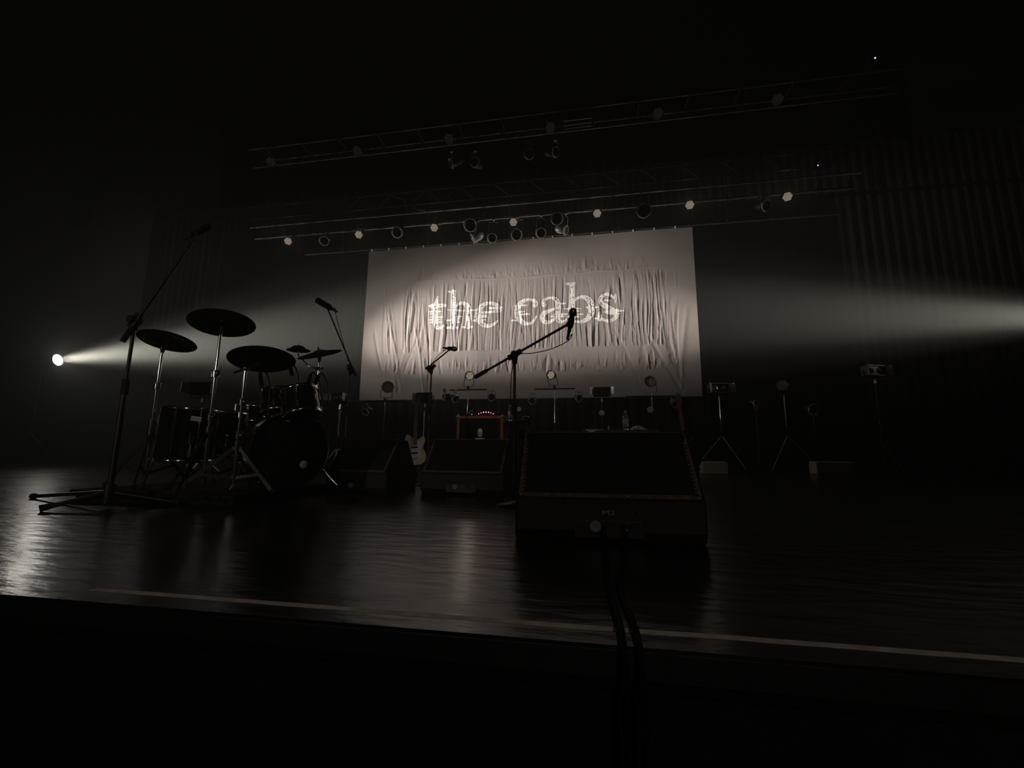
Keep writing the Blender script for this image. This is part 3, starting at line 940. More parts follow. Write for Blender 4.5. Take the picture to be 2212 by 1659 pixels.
# single honeycomb lamps on crossbar stands in front of the banner
GS = 'lamps on crossbar stands in front of the banner'
for (px, py, pbar, px2, hb, lit, lb, ls, aim, open_) in (
        (1015, 812, 842, 1011, 0.40, 1, 'glowing honeycomb LED lamp on a crossbar stand behind the singer boom stand', 'crossbar stand behind the red amplifier, left of banner centre', (0.05, -1, -0.08), 0),
        (1191, 810, 840, 1198, 0.42, 1, 'glowing honeycomb LED lamp on a crossbar stand at banner centre right', 'crossbar stand rising behind the large wedge, at banner centre right', (-0.35, -1, -0.05), 0)):
    p = D(px, py, 8.9)
    base_top = D(px2, pbar, 8.9)
    led_par(p, aim, (base_top.x, base_top.y, base_top.z + 0.02), lb, 'lit LED lamps on crossbar stands', r=0.088)
    light_stand(px2, pbar, 8.9, ls, tbar=hb, material='chrome')
for (px, py, pbar, px2, hb, lb, ls, aim) in (
        (838, 836, 866, 832, 0.44, 'dark round PAR can with pale lens on a stand at the banner left edge', 'crossbar stand at the left edge of the banner', (0.3, -1, 0.02)),
        (1404, 824, 856, 1408, 0.52, 'dark PAR can with pale lens, turned left, on a stand at the banner right edge', 'crossbar stand near the right edge of the banner', (-0.4, -1, -0.05))):
    p = D(px, py, 8.9)
    base_top = D(px2, pbar, 8.9)
    par_can(p, aim, (base_top.x, base_top.y, base_top.z + 0.02), lb, 'unlit cans on crossbar stands', r=0.10, L=0.22, open_ring=True)
    light_stand(px2, pbar, 8.9, ls, tbar=hb, material='chrome')
    
# small cans hung under the crossbars
for (px, py, zc, aim, lb) in ((960, 858, 8.9, (-0.8, -0.5, -0.2), 'small black can hung at the left end of the crossbar behind the amplifier'),
                              (984, 862, 8.5, (0.7, -0.6, -0.4), 'small black can beside the left end of the crossbar, turned right'),
                              (1062, 858, 8.9, (0.3, -1, -0.3), 'small black can hung at the right end of the crossbar behind the amplifier'),
                              (1150, 866, 8.9, (-0.2, -1, -0.4), 'small black can hung at the left end of the centre crossbar'),
                              (1250, 860, 8.9, (0.6, -0.9, -0.3), 'small black can hung at the right end of the centre crossbar'),
                              (1458, 872, 8.9, (0.3, -1, -0.5), 'small black can with a glint hung by the leaning guitar neck'),
                              (790, 890, 8.9, (-0.3, -1, -0.5), 'small black can with a glint low at the banner left edge')):
    p = D(px, py, zc)
    tt = par_can(p, aim, p + Vector((0, 0, 0.17)), lb, 'small cans under the crossbars', r=0.065, L=0.17)
    tt.part('hinge_plate', MB().box(p + Vector((0.02, -0.05, -0.11)), (0.03, 0.008, 0.07), Euler((0.3, 0.5, 0)).to_matrix()), M['reflector'])

# right side: round LED lamp on tripod, far spot, pale boards
p = D(1690, 832, 9.2)
led_par(p, (-0.3, -1, -0.05), p + Vector((0, 0.02, -0.17)), 'unlit round LED lamp on the tripod in the dark right of the banner', 'dark side lamps', dim=True, r=0.12)
light_stand(1693, 850, 9.2, 'dark tripod stand with splayed legs, between the two pale cases', material='steel', spread=0.55, hub=0.75, az=-0.5)
for (px, py, zc, lb) in ((1756, 884, 9.4, 'dark spot with a bright glint low on the right, above the far pale board'),
                         (1632, 870, 9.8, 'tiny dark spot with a faint glint right of the banner tripod')):
    p = D(px, py, zc)
    base = Vector((p.x, p.y, 0))
    tt = par_can(p, (0.4, -1, -0.3), p + Vector((0, 0, -0.16)), lb, 'dark side lamps', r=0.10 if px > 1700 else 0.05, L=0.2)
    tt.part('floor_pole', MB().cyl(base + Vector((0, 0, 0.02)), p + Vector((0, 0, -0.14)), 0.014, n=8), M['blacksteel'])
    tt.part('base_plate', MB().cyl(base, base + Vector((0, 0, 0.02)), 0.16, n=20), M['blacksteel'])
    tt.part('hinge_plate', MB().box(p + Vector((0.02, -0.06, -0.03)), (0.05, 0.008, 0.05), Euler((0.3, 0.6, 0.4)).to_matrix()), M['reflector'])
    if px > 1700:
        tt.part('cable_hook', MB().box(p + Vector((0.17, -0.04, -0.28)), (0.035, 0.01, 0.09), Euler((0.2, -0.5, 0.2)).to_matrix()), M['reflector'])
for (xa, ya, xb, yb, zc, lb) in ((1519, 985, 1570, 1010, 8.0, 'pale beige flat case at the foot of the tripod, just right of the large wedge'),
                                 (1767, 991, 1840, 1017, 8.2, 'pale beige flat case on the floor far right in the dark')):
    a, b = D(xa, yb, zc), D(xb, ya, zc)
    w_, h_ = (b - a).length, b.z - a.z
    c = (a + b) / 2
    c.z = h_ / 2 + 0.002
    solo('flat_case', MB().box((c.x, c.y + 0.15, c.z), (b.x - a.x, 0.3, h_)), M['beige'], lb, 'case', (c.x, c.y + 0.15, 0), 'pale flat cases at the back', bevel=0.012)

# ------------------------------------------------------------------ the side spotlight seen at the left
t = Thing('followspot', 'blazing spotlight at the far left whose beam crosses the stage to the banner', 'spotlight', LAMP_L)
mtx = frame(LAMP_L, dl)
t.part('lens', MB().lathe([(0.0001, 0.035), (0.06, 0.03), (0.11, 0.012), (0.125, 0.0)], (0, 0, 0), (0, 1, 0), 28).xform(mtx), M['glow'], label='glowing warm white lens')
t.part('lens_ring', MB().lathe([(0.13, -0.02), (0.155, -0.02), (0.155, 0.05), (0.135, 0.055), (0.13, 0.0)], (0, 0, 0), (0, 1, 0), 28).xform(mtx), M['black'])
t.part('barrel', MB().lathe([(0.001, -0.75), (0.10, -0.75), (0.14, -0.70), (0.15, -0.45), (0.145, -0.02), (0.13, -0.02)], (0, 0, 0), (0, 1, 0), 24).xform(mtx), M['black'])
t.part('yoke', MB().tube([mtx @ Vector((0.17, -0.3, 0)), mtx @ Vector((0.17, -0.3, -0.28)), mtx @ Vector((-0.17, -0.3, -0.28)), mtx @ Vector((-0.17, -0.3, 0))], 0.012, 6), M['blacksteel'])
mt_ = mtx @ Vector((0, -0.3, -0.28))
base = Vector((mt_.x, mt_.y, 0))
t = Thing('spotlight_stand', 'dark tripod stand holding up the blazing spotlight at far left', 'stand', base)
t.part('pole', MB().cyl(base + Vector((0, 0, 0.1)), mt_, 0.022, n=10), M['blacksteel'])
tripod(t, base, 0, 0.6, 0.014, 'blacksteel', 0.4, 0.7)

# the matching spotlight outside the picture on the right is built too, where its beam starts
t = Thing('followspot', 'spotlight in the right wing whose beam enters from the right edge', 'spotlight', LAMP_R)
mtx = frame(LAMP_R, dr)
t.part('lens', MB().lathe([(0.0001, 0.035), (0.06, 0.03), (0.11, 0.012), (0.125, 0.0)], (0, 0, 0), (0, 1, 0), 28).xform(mtx), M['glow'])
t.part('barrel', MB().lathe([(0.001, -0.75), (0.10, -0.75), (0.14, -0.70), (0.15, -0.45), (0.15, 0.40), (0.14, 0.40), (0.14, -0.02)], (0, 0, 0), (0, 1, 0), 24).xform(mtx), M['black'])  # barrel lengthened past the lens to keep its glow off the floor
mt_ = mtx @ Vector((0, -0.3, -0.15))
base = Vector((mt_.x, mt_.y, 0))
t.part('stand_pole', MB().cyl(base, mt_, 0.022, n=10), M['blacksteel'])

# ------------------------------------------------------------------ drum kit
RZ = 0.08
ra, rb, rc, rd = PZ(150, 1095, RZ), PZ(690, 1078, RZ), PZ(690, 1045, RZ), PZ(210, 1040, RZ)
rx0, rx1 = -3.7, -2.34
ry0, ry1 = 2.60, 4.62
t = Thing('drum_riser', 'low black platform under the drum kit', 'platform', ((rx0 + rx1) / 2, (ry0 + ry1) / 2, 0))
t.part('deck', MB().box(((rx0 + rx1) / 2, (ry0 + ry1) / 2, RZ / 2 + 0.02), (rx1 - rx0, ry1 - ry0, RZ - 0.04)), M['matte'], bevel=0.008)
t.part('rug', MB().box(((rx0 + rx1) / 2, (ry0 + ry1) / 2, RZ + 0.001), (rx1 - rx0 - 0.15, ry1 - ry0 - 0.15, 0.006)), M['curtain'])
t.part('plinth', MB().box(((rx0 + rx1) / 2, (ry0 + ry1) / 2, 0.02), (rx1 - rx0 - 0.06, ry1 - ry0 - 0.06, 0.04)), M['matte'])
RZ += 0.004


def cyl_normal(px, py, aspect, deg):
    """up-normal of a round plate whose underside shows with this aspect and slope"""
    d = ray(px, py).normalized()
    up = UP - d * UP.dot(d)
    up.normalize()
    rt = d.cross(up)
    a = math.radians(deg)
    m_ = up * math.cos(a) + rt * math.sin(a)
    return (d * aspect + m_ * math.sqrt(1 - aspect * aspect)).normalized()


def cymbal_part(t, c, nrm, r, name='cymbal', parent=None):
    return t.part(name, MB().lathe([(0.006, 0.0), (0.02, -0.001), (0.045, -0.008), (0.062, -0.02), (r * 0.6, -0.030), (r, -0.046), (r, -0.0475), (r * 0.6, -0.0325), (0.062, -0.023), (0.04, -0.012), (0.006, -0.003)],
                                   c + nrm * 0.02, nrm, 48), M['bronze'], parent)


def cymbal_stand(cpx, cpy, zc, wpx, aspect, deg, polex, poley, label, cat='cymbal stand', az=0.3, boom=False, material='chrome', hubh=0.42, spread=0.34, leg_mat='blacksteel'):
    """pole vertical through (polex, poley); cymbal lies on its top or on a short boom"""
    c = D(cpx, cpy, zc)
    nrm = cyl_normal(cpx, cpy, aspect, deg)
    r = wpx / 2 / FPX * zc / math.hypot(1, (cpx - CX) / FPX)
    tp_ = D(polex, poley, zc)
    base = Vector((tp_.x, tp_.y, RZ))
    t = Thing('cymbal_stand', label, cat, base, 'cymbal stands of the drum kit')
    top = Vector((tp_.x, tp_.y, tp_.z))
    H = top.z - RZ
    t.part('lower_tube', MB().cyl(base + Vector((0, 0, 0.06)), base + Vector((0, 0, H * 0.45)), 0.0155, n=14), M[material])
    t.part('middle_tube', MB().cyl(base + Vector((0, 0, H * 0.43)), base + Vector((0, 0, H * 0.72)), 0.0125, n=14), M[material])
    t.part('upper_tube', MB().cyl(base + Vector((0, 0, H * 0.7)), top, 0.010, n=14), M[material])
    for f in (0.45, 0.72):
        q = base + Vector((0, 0, H * f))
        col = t.part('collar', MB().cyl(q - Vector((0, 0, 0.025)), q + Vector((0, 0, 0.025)), 0.024, n=14)
                     .torus(q + Vector((0, 0, 0.02)), (0, 0, 1), 0.022, 0.005, 16, 6), M[material])
        t.part('wing_nut', MB().cyl(q, q + Vector((0.05, -0.03, 0)), 0.006, n=8).box(q + Vector((0.058, -0.035, 0)), (0.012, 0.008, 0.04)), M[material], col)
    if boom:
        t.part('tilter', MB().sphere(top, 0.020, 12).cyl(top - Vector((0.03, 0, 0)), top + Vector((0.03, 0, 0)), 0.013, n=12), M[material])
        bd = (c - nrm * 0.05 - top)
        t.part('boom_arm', MB().cyl(top - bd.normalized() * 0.10, c - nrm * 0.05, 0.0075, n=10), M[material])
    else:
        t.part('tilter', MB().cyl(top - Vector((0, 0, 0.03)), c - nrm * 0.045, 0.013, n=12).sphere(top, 0.018, 12), M[material])
    t.part('seat_rod', MB().cyl(c - nrm * 0.05, c + nrm * 0.055, 0.004, n=8).cyl(c - nrm * 0.01, c + nrm * 0.003, 0.014, n=12), M[material])
    t.part('wing_nut', MB().cyl(c + nrm * 0.025, c + nrm * 0.04, 0.010, n=10), M[material])
    # double-braced tripod legs
    for k in range(3):
        a = az + k * 2 * PI / 3
        dirv = Vector((math.cos(a), math.sin(a), 0))
        f = base + dirv * spread + Vector((0, 0, 0.012))
        lg = t.part('leg', MB().box(((base + Vector((0, 0, hubh)) + f) / 2), (0.006, 0.024, (base + Vector((0, 0, hubh)) - f).length),
                                    (f - base - Vector((0, 0, hubh))).to_track_quat('Z', 'Y').to_matrix())
                    .box((base + Vector((0, 0, 0.10)) + (base + dirv * spread * 0.62 + Vector((0, 0, hubh * 0.40)))) / 2, (0.005, 0.02, (dirv * spread * 0.62 + Vector((0, 0, hubh * 0.4 - 0.10))).length),
                         (dirv * spread * 0.62 + Vector((0, 0, hubh * 0.4 - 0.10))).to_track_quat('Z', 'Y').to_matrix()), M[leg_mat])
        t.part('rubber_foot', MB().sphere(f + Vector((0, 0, 0.008)), 0.018, 10), M['rubber'], lg)
    t.part('hub', MB().cyl(base + Vector((0, 0, hubh - 0.03)), base + Vector((0, 0, hubh + 0.03)), 0.025, n=14), M[material])
    cymbal_part(t, c, nrm, r)
    return t, c, nrm, top


cymbal_stand(364, 731, 3.45, 136, 0.38, 14.5, 351, 753, 'leftmost cymbal on its stand, tipped down to the right', az=1.2, spread=0.3)
cymbal_stand(481, 692, 3.15, 151, 0.47, 5, 477, 714, 'highest and widest dark cymbal on its tall chrome stand', az=0.9)
cymbal_stand(567, 770, 3.08, 150, 0.44, 4, 531, 796, 'low wide cymbal on a chrome boom stand in the middle of the kit', az=-0.12, boom=True, spread=0.34, hubh=0.32, leg_mat='steel')
tE, cE, nE, topE = cymbal_stand(690, 760, 4.1, 100, 0.13, -13, 690, 775, 'rightmost thin-looking cymbal tipped up to the right', az=0.6, hubh=0.26, spread=0.26)
# splash on an arm clamped to the rightmost stand
cs = D(645, 751, 4.1)
ns = cyl_normal(645, 751, 0.22, 3)
t = Thing('splash_cymbal', 'small splash cymbal on a bent chrome arm beside the rightmost cymbal', 'cymbal', cs)
cymbal_part(t, cs, ns, 0.106)
mp_ = Vector((topE.x, topE.y, D(690, 797, 4.1).z))
t.part('arm', MB().tube([cs - ns * 0.06, cs - ns * 0.09 + Vector((0.01, 0, 0)), D(655, 778, 4.1), D(668, 792, 4.1), mp_], 0.006, 8), M['chrome'])
t.part('clamp', MB().box(mp_, (0.05, 0.04, 0.03)).cyl(mp_, mp_ + Vector((0.06, -0.02, 0)), 0.008, n=8), M['chrome'], bevel=0.004)
t.part('seat_rod', MB().cyl(cs - ns * 0.07, cs + ns * 0.04, 0.004, n=8), M['chrome'])


def drum(name, label, c0, axis, r, depth, lugs=6, cat='drum', front=None, legs=0, hoop=0.012, material='shell', group='drums of the kit', lug_len=None, rods=True):
    """shell from c0 (bottom) along axis by depth"""
    c0, a = Vector(c0), Vector(axis).normalized()
    u, w, _ = basis(a)
    base = Vector((c0.x, c0.y, RZ)) if legs else c0
    t = Thing(name, label, cat, base, group)
    t.part('shell', MB().lathe([(r, 0.0), (r, depth)], c0, a, 40), M[material])
    t.part('batter_head', MB().lathe([(0.0001, depth + 0.004), (r * 0.98, depth + 0.002), (r * 1.01, depth - 0.01)], c0, a, 40), M['head'])
    t.part('bottom_head', MB().lathe([(r * 1.01, 0.01), (r * 0.98, -0.002), (0.0001, -0.004)], c0, a, 40), M['head'])
    for h in (-0.002, depth + 0.002):
        t.part('hoop', MB().lathe([(r * 1.015, h - hoop), (r * 1.05, h - hoop), (r * 1.03, h), (r * 1.05, h + hoop), (r * 1.015, h + hoop), (r * 1.015, h - hoop)], c0, a, 40), M['chrome'])
    for k in range(lugs):
        q = 2 * PI * k / lugs + 0.35
        d_ = u * math.cos(q) + w * math.sin(q)
        m_ = MB()
        for f in (0.22, 0.78):
            cc = c0 + d_ * (r + 0.010) + a * depth * f
            m_.cyl(cc - a * min(0.03, depth * 0.12), cc + a * min(0.03, depth * 0.12), 0.010, n=8)
        if rods:
            m_.cyl(c0 + d_ * (r * 1.045), c0 + d_ * (r * 1.045) + a * depth, 0.0035, n=6)
        m_.sphere(c0 + d_ * (r * 1.045) + a * (depth + 0.012), 0.008, 8).sphere(c0 + d_ * (r * 1.045) - a * 0.012, 0.008, 8)
        t.part('lug', m_, M['chrome'])
    for k in range(legs):
        q = 2 * PI * k / legs + 0.9
        d_ = u * math.cos(q) + w * math.sin(q)
        top = c0 + d_ * (r + 0.028) + a * depth * 0.55
        knee = Vector((top.x, top.y, c0.z - 0.03)) + d_ * 0.0
        foot = Vector((top.x, top.y, RZ + 0.012)) + d_ * 0.045
        lg = t.part('leg', MB().tube([top, knee, foot], 0.0058, 8), M['chrome'])
        t.part('bracket', MB().box(c0 + d_ * (r + 0.016) + a * depth * 0.38, (0.035, 0.035, 0.06)), M['chrome'], lg, bevel=0.006)
        t.part('rubber_foot', MB().cyl(foot + Vector((0, 0, 0.03)), foot - Vector((0, 0, 0.011)), 0.011, 0.013, 10), M['rubber'], lg)
    return t


# floor toms
c = D(397, 994, 3.3)
drum('floor_tom', 'large black floor tom at the left of the kit on chrome legs', (c.x, c.y, c.z), (0.02, 0.02, 1), 0.185, 0.38, 8, legs=3)
c2 = D(474, 985, 3.7)
tt = drum('floor_tom', 'second black floor tom, behind the tall cymbal stand', (c2.x, c2.y, c2.z), (-0.03, 0.05, 1), 0.165, 0.36, 6, legs=3)
# pale plate microphone clip on the floor tom rim
p = D(424, 905, 3.08)
solo('clip_plate', MB().box(p, (0.075, 0.008, 0.035), Euler((0.2, 0.15, 0.3)).to_matrix()), M['badge'], 'small pale metal plate clipped on the left floor tom rim', 'clip', p, bevel=0.004)
# snare
c = D(550, 911, 4.3)
drum('snare_drum', 'shallow chrome-lugged snare drum behind the middle cymbal stand', c, (0.0, 0.03, 1), 0.178, 0.14, 8)
st_ = Thing('snare_stand', 'low chrome stand under the snare drum', 'stand', (c.x, c.y, RZ))
st_.part('tube', MB().cyl((c.x, c.y, RZ + 0.05), (c.x, c.y, c.z - 0.06), 0.012, n=12), M['chrome'])
for k in range(3):
    a = k * 2 * PI / 3 + 0.5
    dv = Vector((math.cos(a), math.sin(a), 0))
    st_.part('leg', MB().cyl(Vector((c.x, c.y, RZ + 0.22)), Vector((c.x, c.y, RZ + 0.012)) + dv * 0.26, 0.008, n=8), M['chrome'])
    st_.part('basket_arm', MB().tube([Vector((c.x, c.y, c.z - 0.07)), Vector((c.x, c.y, c.z - 0.03)) + dv * 0.178, Vector((c.x, c.y, c.z + 0.02)) + dv * 0.188], 0.006, 8), M['chrome'])
# kick drum
kc = D(628, 978, 3.28)
kax = Vector((0.80, -0.60, 0.0)).normalized()
kr = 0.272
kc.z = RZ + kr + 0.02
kd = 0.38
t = drum('bass_drum', 'black bass drum lying on its side, front head facing right', kc - kax * kd, kax, kr, kd, 8, cat='drum', hoop=0.018, rods=True)
u_, w_, a_ = basis(kax)
for o_ in [o for o in t.e.children if o.name.startswith('hoop')]:
    o_.data.materials[0] = M['blacksteel']
for o_ in [o for o in t.e.children if 'head' in o.name]:
    o_.data.materials[0] = M['curtain']
t.part('front_port', MB().lathe([(0.0001, 0.0075), (0.027, 0.0075), (0.030, 0.004)], kc + u_ * 0.10 + w_ * (-0.11), kax, 24), M['grey'], label='small pale disc low on the front head')
for s_ in (-1, 1):
    side = Vector((kax.y, -kax.x, 0)) * s_
    p0 = kc - kax * 0.12 + side * (kr * 0.85) - Vector((0, 0, 0.10))
    t.part('spur', MB().cyl(p0, Vector((p0.x, p0.y, RZ + 0.012)) + side * 0.14 + kax * 0.12, 0.0075, n=8), M['chrome'])
# rack tom on the bass drum
tc_ = D(654, 896, 3.14)
tax = Vector((-0.34, 0.16, 0.92)).normalized()
t = drum('rack_tom', 'small black rack tom with chrome rods, tilted over the bass drum', tc_, tax, 0.122, 0.185, 6)
tc2 = D(602, 889, 3.55)
t = drum('rack_tom', 'second small rack tom in shadow behind the tilted one', tc2, Vector((-0.2, 0.15, 0.95)), 0.12, 0.17, 6)
t = Thing('tom_holder', 'chrome double tom holder rising from the bass drum', 'holder', kc - kax * 0.15 + Vector((0, 0, kr)))
ph = kc - kax * 0.2 + Vector((0, 0, kr))
t.part('post', MB().cyl(ph, ph + Vector((0, 0, 0.13)), 0.013, n=12), M['chrome'])
t.part('arm', MB().tube([ph + Vector((0, 0, 0.12)), (ph + tc_) / 2 + Vector((0, 0, 0.10)), tc_ + tax * 0.1 - Vector((0.12, 0, 0))], 0.009, 8), M['chrome'])
t.part('arm', MB().tube([ph + Vector((0, 0, 0.12)), (ph + tc2) / 2 + Vector((0, 0, 0.10)), tc2 + Vector((0.1, 0, 0.08))], 0.009, 8), M['chrome'])
# drum stool
sp = D(440, 970, 4.75)
sp = Vector((sp.x, sp.y, 0))
t = Thing('drum_stool', 'round black drum stool behind the toms', 'stool', sp)
t.part('seat', MB().lathe([(0.0001, 0.0), (0.15, 0.0), (0.165, 0.02), (0.165, 0.06), (0.15, 0.08), (0.0001, 0.085)], sp + Vector((0, 0, 0.48)), (0, 0, 1), 32), M['rubber'])
t.part('post', MB().cyl(sp + Vector((0, 0, 0.12)), sp + Vector((0, 0, 0.48)), 0.014, n=12), M['chrome'])
tripod(t, sp, 0, 0.28, 0.010, 'chrome', 0.7, 0.28)
# bass drum pedal
pd = kc - kax * (kd + 0.18)
pd = Vector((pd.x, pd.y, RZ))
t = Thing('bass_pedal', 'chrome foot pedal at the rear of the bass drum', 'pedal', pd)
rm = Euler((0.0, -0.25, math.atan2(kax.y, kax.x))).to_matrix()
t.part('foot_board', MB().box(pd + Vector((0, 0, 0.05)), (0.28, 0.08, 0.012), rm), M['chrome'], bevel=0.004)
t.part('base_plate', MB().box(pd + Vector((0, 0, 0.008)), (0.30, 0.09, 0.012), Euler((0, 0, math.atan2(kax.y, kax.x))).to_matrix()), M['blacksteel'])
t.part('beater', MB().cyl(pd + kax * 0.10 + Vector((0, 0, 0.1)), pd + kax * 0.13 + Vector((0, 0, 0.30)), 0.004, n=6).sphere(pd + kax * 0.135 + Vector((0, 0, 0.31)), 0.026, 12), M['grey'])


# small drum microphones with clips
def mic_body(t, pos, d, L=0.15, r=0.022, kind='vocal', parent=None):
    d = Vector(d).normalized()
    pos = Vector(pos)     # pos = tip of the head
    if kind == 'vocal':
        b = t.part('microphone', MB().lathe([(0.0001, 0), (r * 0.7, -0.006), (r, -0.022), (r * 1.02, -0.036), (r * 0.95, -0.05), (r * 0.72, -0.06), (r * 0.5, -L), (r * 0.45, -L - 0.004), (0.0001, -L - 0.004)], pos, d, 20), M['blacksteel'], parent)
        t.part('grille', MB().lathe([(0.0001, 0.001), (r * 0.72, -0.006), (r * 1.03, -0.022), (r * 1.06, -0.036), (r * 1.0, -0.049), (r * 0.8, -0.056)], pos, d, 20), M['steel'], b)
    else:
        b = t.part('microphone', MB().lathe([(0.0001, 0), (r * 0.9, -0.004), (r, -0.02), (r, -L * 0.75), (r * 0.6, -L), (0.0001, -L)], pos, d, 20), M['matte'], parent)
    return b


for (tip, tail, lb) in (((566, 838, 3.3), (561, 800, 3.3), 'drum microphone angled down below the middle cymbal'),
                        ((662, 842, 3.3), (672, 806, 3.3), 'thin black drum microphone above the rack tom, left of a pair'),
                        ((676, 840, 3.35), (690, 808, 3.35), 'thin black drum microphone above the rack tom, right of a pair'),
                        ((632, 812, 3.3), (624, 786, 3.3), 'small black clip microphone under the right rim of the middle cymbal')):
    a, b = D(*tip), D(*tail)
    t = Thing('drum_microphone', lb, 'microphone', a, 'drum microphones')
    mic_body(t, a, a - b, min(0.13, (a - b).length), 0.014, 'drum')
    t.part('gooseneck', MB().tube(catmull([b, b + Vector((0.012, 0.025, 0.004)), Vector((b.x + 0.03, b.y + 0.08, b.z - 0.08)), Vector((b.x + 0.03, b.y + 0.10, a.z - 0.22))]), 0.006, 6), M['blacksteel'])


# ------------------------------------------------------------------ microphone stands
def boom_stand(label, base, clutch, tail, tip, mic_dir, cat='microphone stand', spread=0.30, az=0.4, legz=0.10, r=0.011, cable=None, kind='vocal', mic_len=0.16, mic_r=0.024, mic_label=None, legs=None, z0=0.0, group='microphone stands'):
    base, clutch, tail, tip = [Vector(v) for v in (base, clutch, tail, tip)]
    t = Thing('microphone_stand', label, cat, base, group)
    hz = clutch.z
    t.part('lower_pole', MB().cyl(base + Vector((0, 0, 0.05)), Vector((base.x, base.y, z0 + (hz - z0) * 0.62)), r * 1.25, n=12), M['blacksteel'])
    t.part('upper_pole', MB().cyl(Vector((base.x, base.y, z0 + (hz - z0) * 0.6)), Vector((clutch.x, clutch.y, hz - 0.02)), r * 0.8, n=12), M['blacksteel'])
    t.part('grip_clutch', MB().cyl(Vector((base.x, base.y, z0 + (hz - z0) * 0.59)), Vector((base.x, base.y, z0 + (hz - z0) * 0.67)), r * 1.75, r * 1.5, 14), M['rubber'])
    bd = (tip - tail).normalized()
    t.part('boom_clutch', MB().cyl(clutch - Vector((0, 0, 0.07)), clutch + Vector((0, 0, 0.015)), r * 1.4, r * 2.1, 14)
           .cyl(clutch - bd * 0.055, clutch + bd * 0.055, r * 1.7, n=12).cyl(clutch + Vector((0, 0.03, 0)), clutch - Vector((0, 0.04, 0)), r * 1.9, n=14), M['rubber'], bevel=0.003)
    t.part('boom', MB().cyl(tail, tip, r * 0.72, n=10), M['blacksteel'])
    t.part('boom_grip', MB().cyl(tail, tail + (tip - tail) * 0.13, r * 1.25, n=12), M['rubber'])
    if legs:
        for f in legs:
            f = Vector(f)
            lg = t.part('leg', MB().cyl(base + Vector((0, 0, legz)), f + Vector((0, 0, 0.016)), r * 0.95, n=8), M['blacksteel'])
            dd = (f - base - Vector((0, 0, legz))).normalized()
            t.part('rubber_foot', MB().cyl(f - dd * 0.05 + Vector((0, 0, 0.016)), f + Vector((0, 0, 0.018)), r * 1.3, r * 1.6, 10), M['rubber'], lg)
        t.part('hub', MB().cyl(base + Vector((0, 0, 0.03)), base + Vector((0, 0, legz + 0.05)), r * 2.2, n=14), M['blacksteel'])
    else:
        t.part('round_base', MB().lathe([(0.0001, 0.03), (0.03, 0.03), (0.05, 0.022), (0.125, 0.014), (0.13, 0.004), (0.13, 0.0)], base, (0, 0, 1), 32), M['blacksteel'])
    # holder and mic
    md = Vector(mic_dir).normalized()
    t.part('mic_clip', MB().cyl(tip - md * 0.035, tip + md * 0.03, mic_r * 0.82, mic_r * 0.95, 14).cyl(tip - bd * 0.03, tip, r * 1.3, n=10), M['rubber'])
    head_tip = tip + md * (mic_len * 0.62)
    mic_body(t, head_tip, md, mic_len, mic_r, kind)
    tail_m = head_tip - md * mic_len
    t.part('plug', MB().cyl(tail_m, tail_m - md * 0.06, mic_r * 0.45, mic_r * 0.36, 10), M['blacksteel'])
    if cable:
        t.part('cable', MB().tube(catmull([tail_m - md * 0.05] + [Vector(c) for c in cable], 8), 0.0032, 6), M['cable'])
    return t


# singer's stand in the centre
zc = 3.2
cl = D(1112, 766, zc)
bs = Vector((cl.x, cl.y, 0))
boom_stand('black boom microphone stand before the banner centre, behind the large wedge', bs, cl, D(1026, 815, 3.3), D(1233, 697, 3.05), D(1246, 650, 3.02) - D(1236, 700, 3.05),
           cable=[D(1236, 722, 3.05), D(1226, 737, 3.06), D(1190, 754, 3.1), D(1150, 763, 3.15), D(1122, 766, 3.18), D(1108, 790, 3.19), D(1103, 850, 3.2), D(1104, 950, 3.2), Vector((bs.x - 0.02, bs.y - 0.03, 0.06))],
           mic_len=0.17, mic_r=0.026, r=0.0125)
# small stand left of it
zc = 5.0
cl = D(932, 795, zc)
bs = Vector((cl.x, cl.y, 0))
boom_stand('small boom microphone stand before the left half of the banner', bs, cl, D(920, 797, 5.0), D(974, 753, 4.95), D(990, 750, 4.9) - D(970, 748, 4.95),
           cable=[D(968, 752, 4.95), D(950, 765, 4.97), D(935, 783, 5.0), D(925, 815, 5.0), D(922, 860, 5.0), D(926, 960, 5.0)], mic_len=0.13, mic_r=0.026, r=0.012)
# overhead mic behind the drums
cl = D(757, 797, 4.8)
bs = Vector((cl.x, cl.y, RZ))
boom_stand('overhead boom stand between drums and banner, large microphone at its top', bs, cl, D(768, 812, 4.8), D(705, 660, 4.6), D(683, 647, 4.6) - D(712, 664, 4.6),
           cable=[D(722, 665, 4.6), D(728, 690, 4.65), D(740, 735, 4.7), D(752, 780, 4.8)], mic_len=0.20, mic_r=0.032, kind='drum', r=0.011)
# tall stand at far left
zc = 2.95
cl = D(292, 692, zc)
bs = Vector((cl.x, cl.y, 0))
boom_stand('tall black boom stand at far left, legs spread on the stage floor', bs, cl, D(264, 738, 2.9), D(430, 500, 3.1), D(446, 492, 3.1) - D(425, 503, 3.1),
           legs=[PZ(84, 1106), PZ(70, 1077), bs + Vector((0.30, 0.22, 0))], legz=0.10, cable=[D(415, 515, 3.1), D(350, 610, 3.05), D(300, 690, 2.97), D(284, 760, 2.96), D(276, 840, 2.96)], kind='drum', mic_len=0.15, mic_r=0.022, r=0.0135)


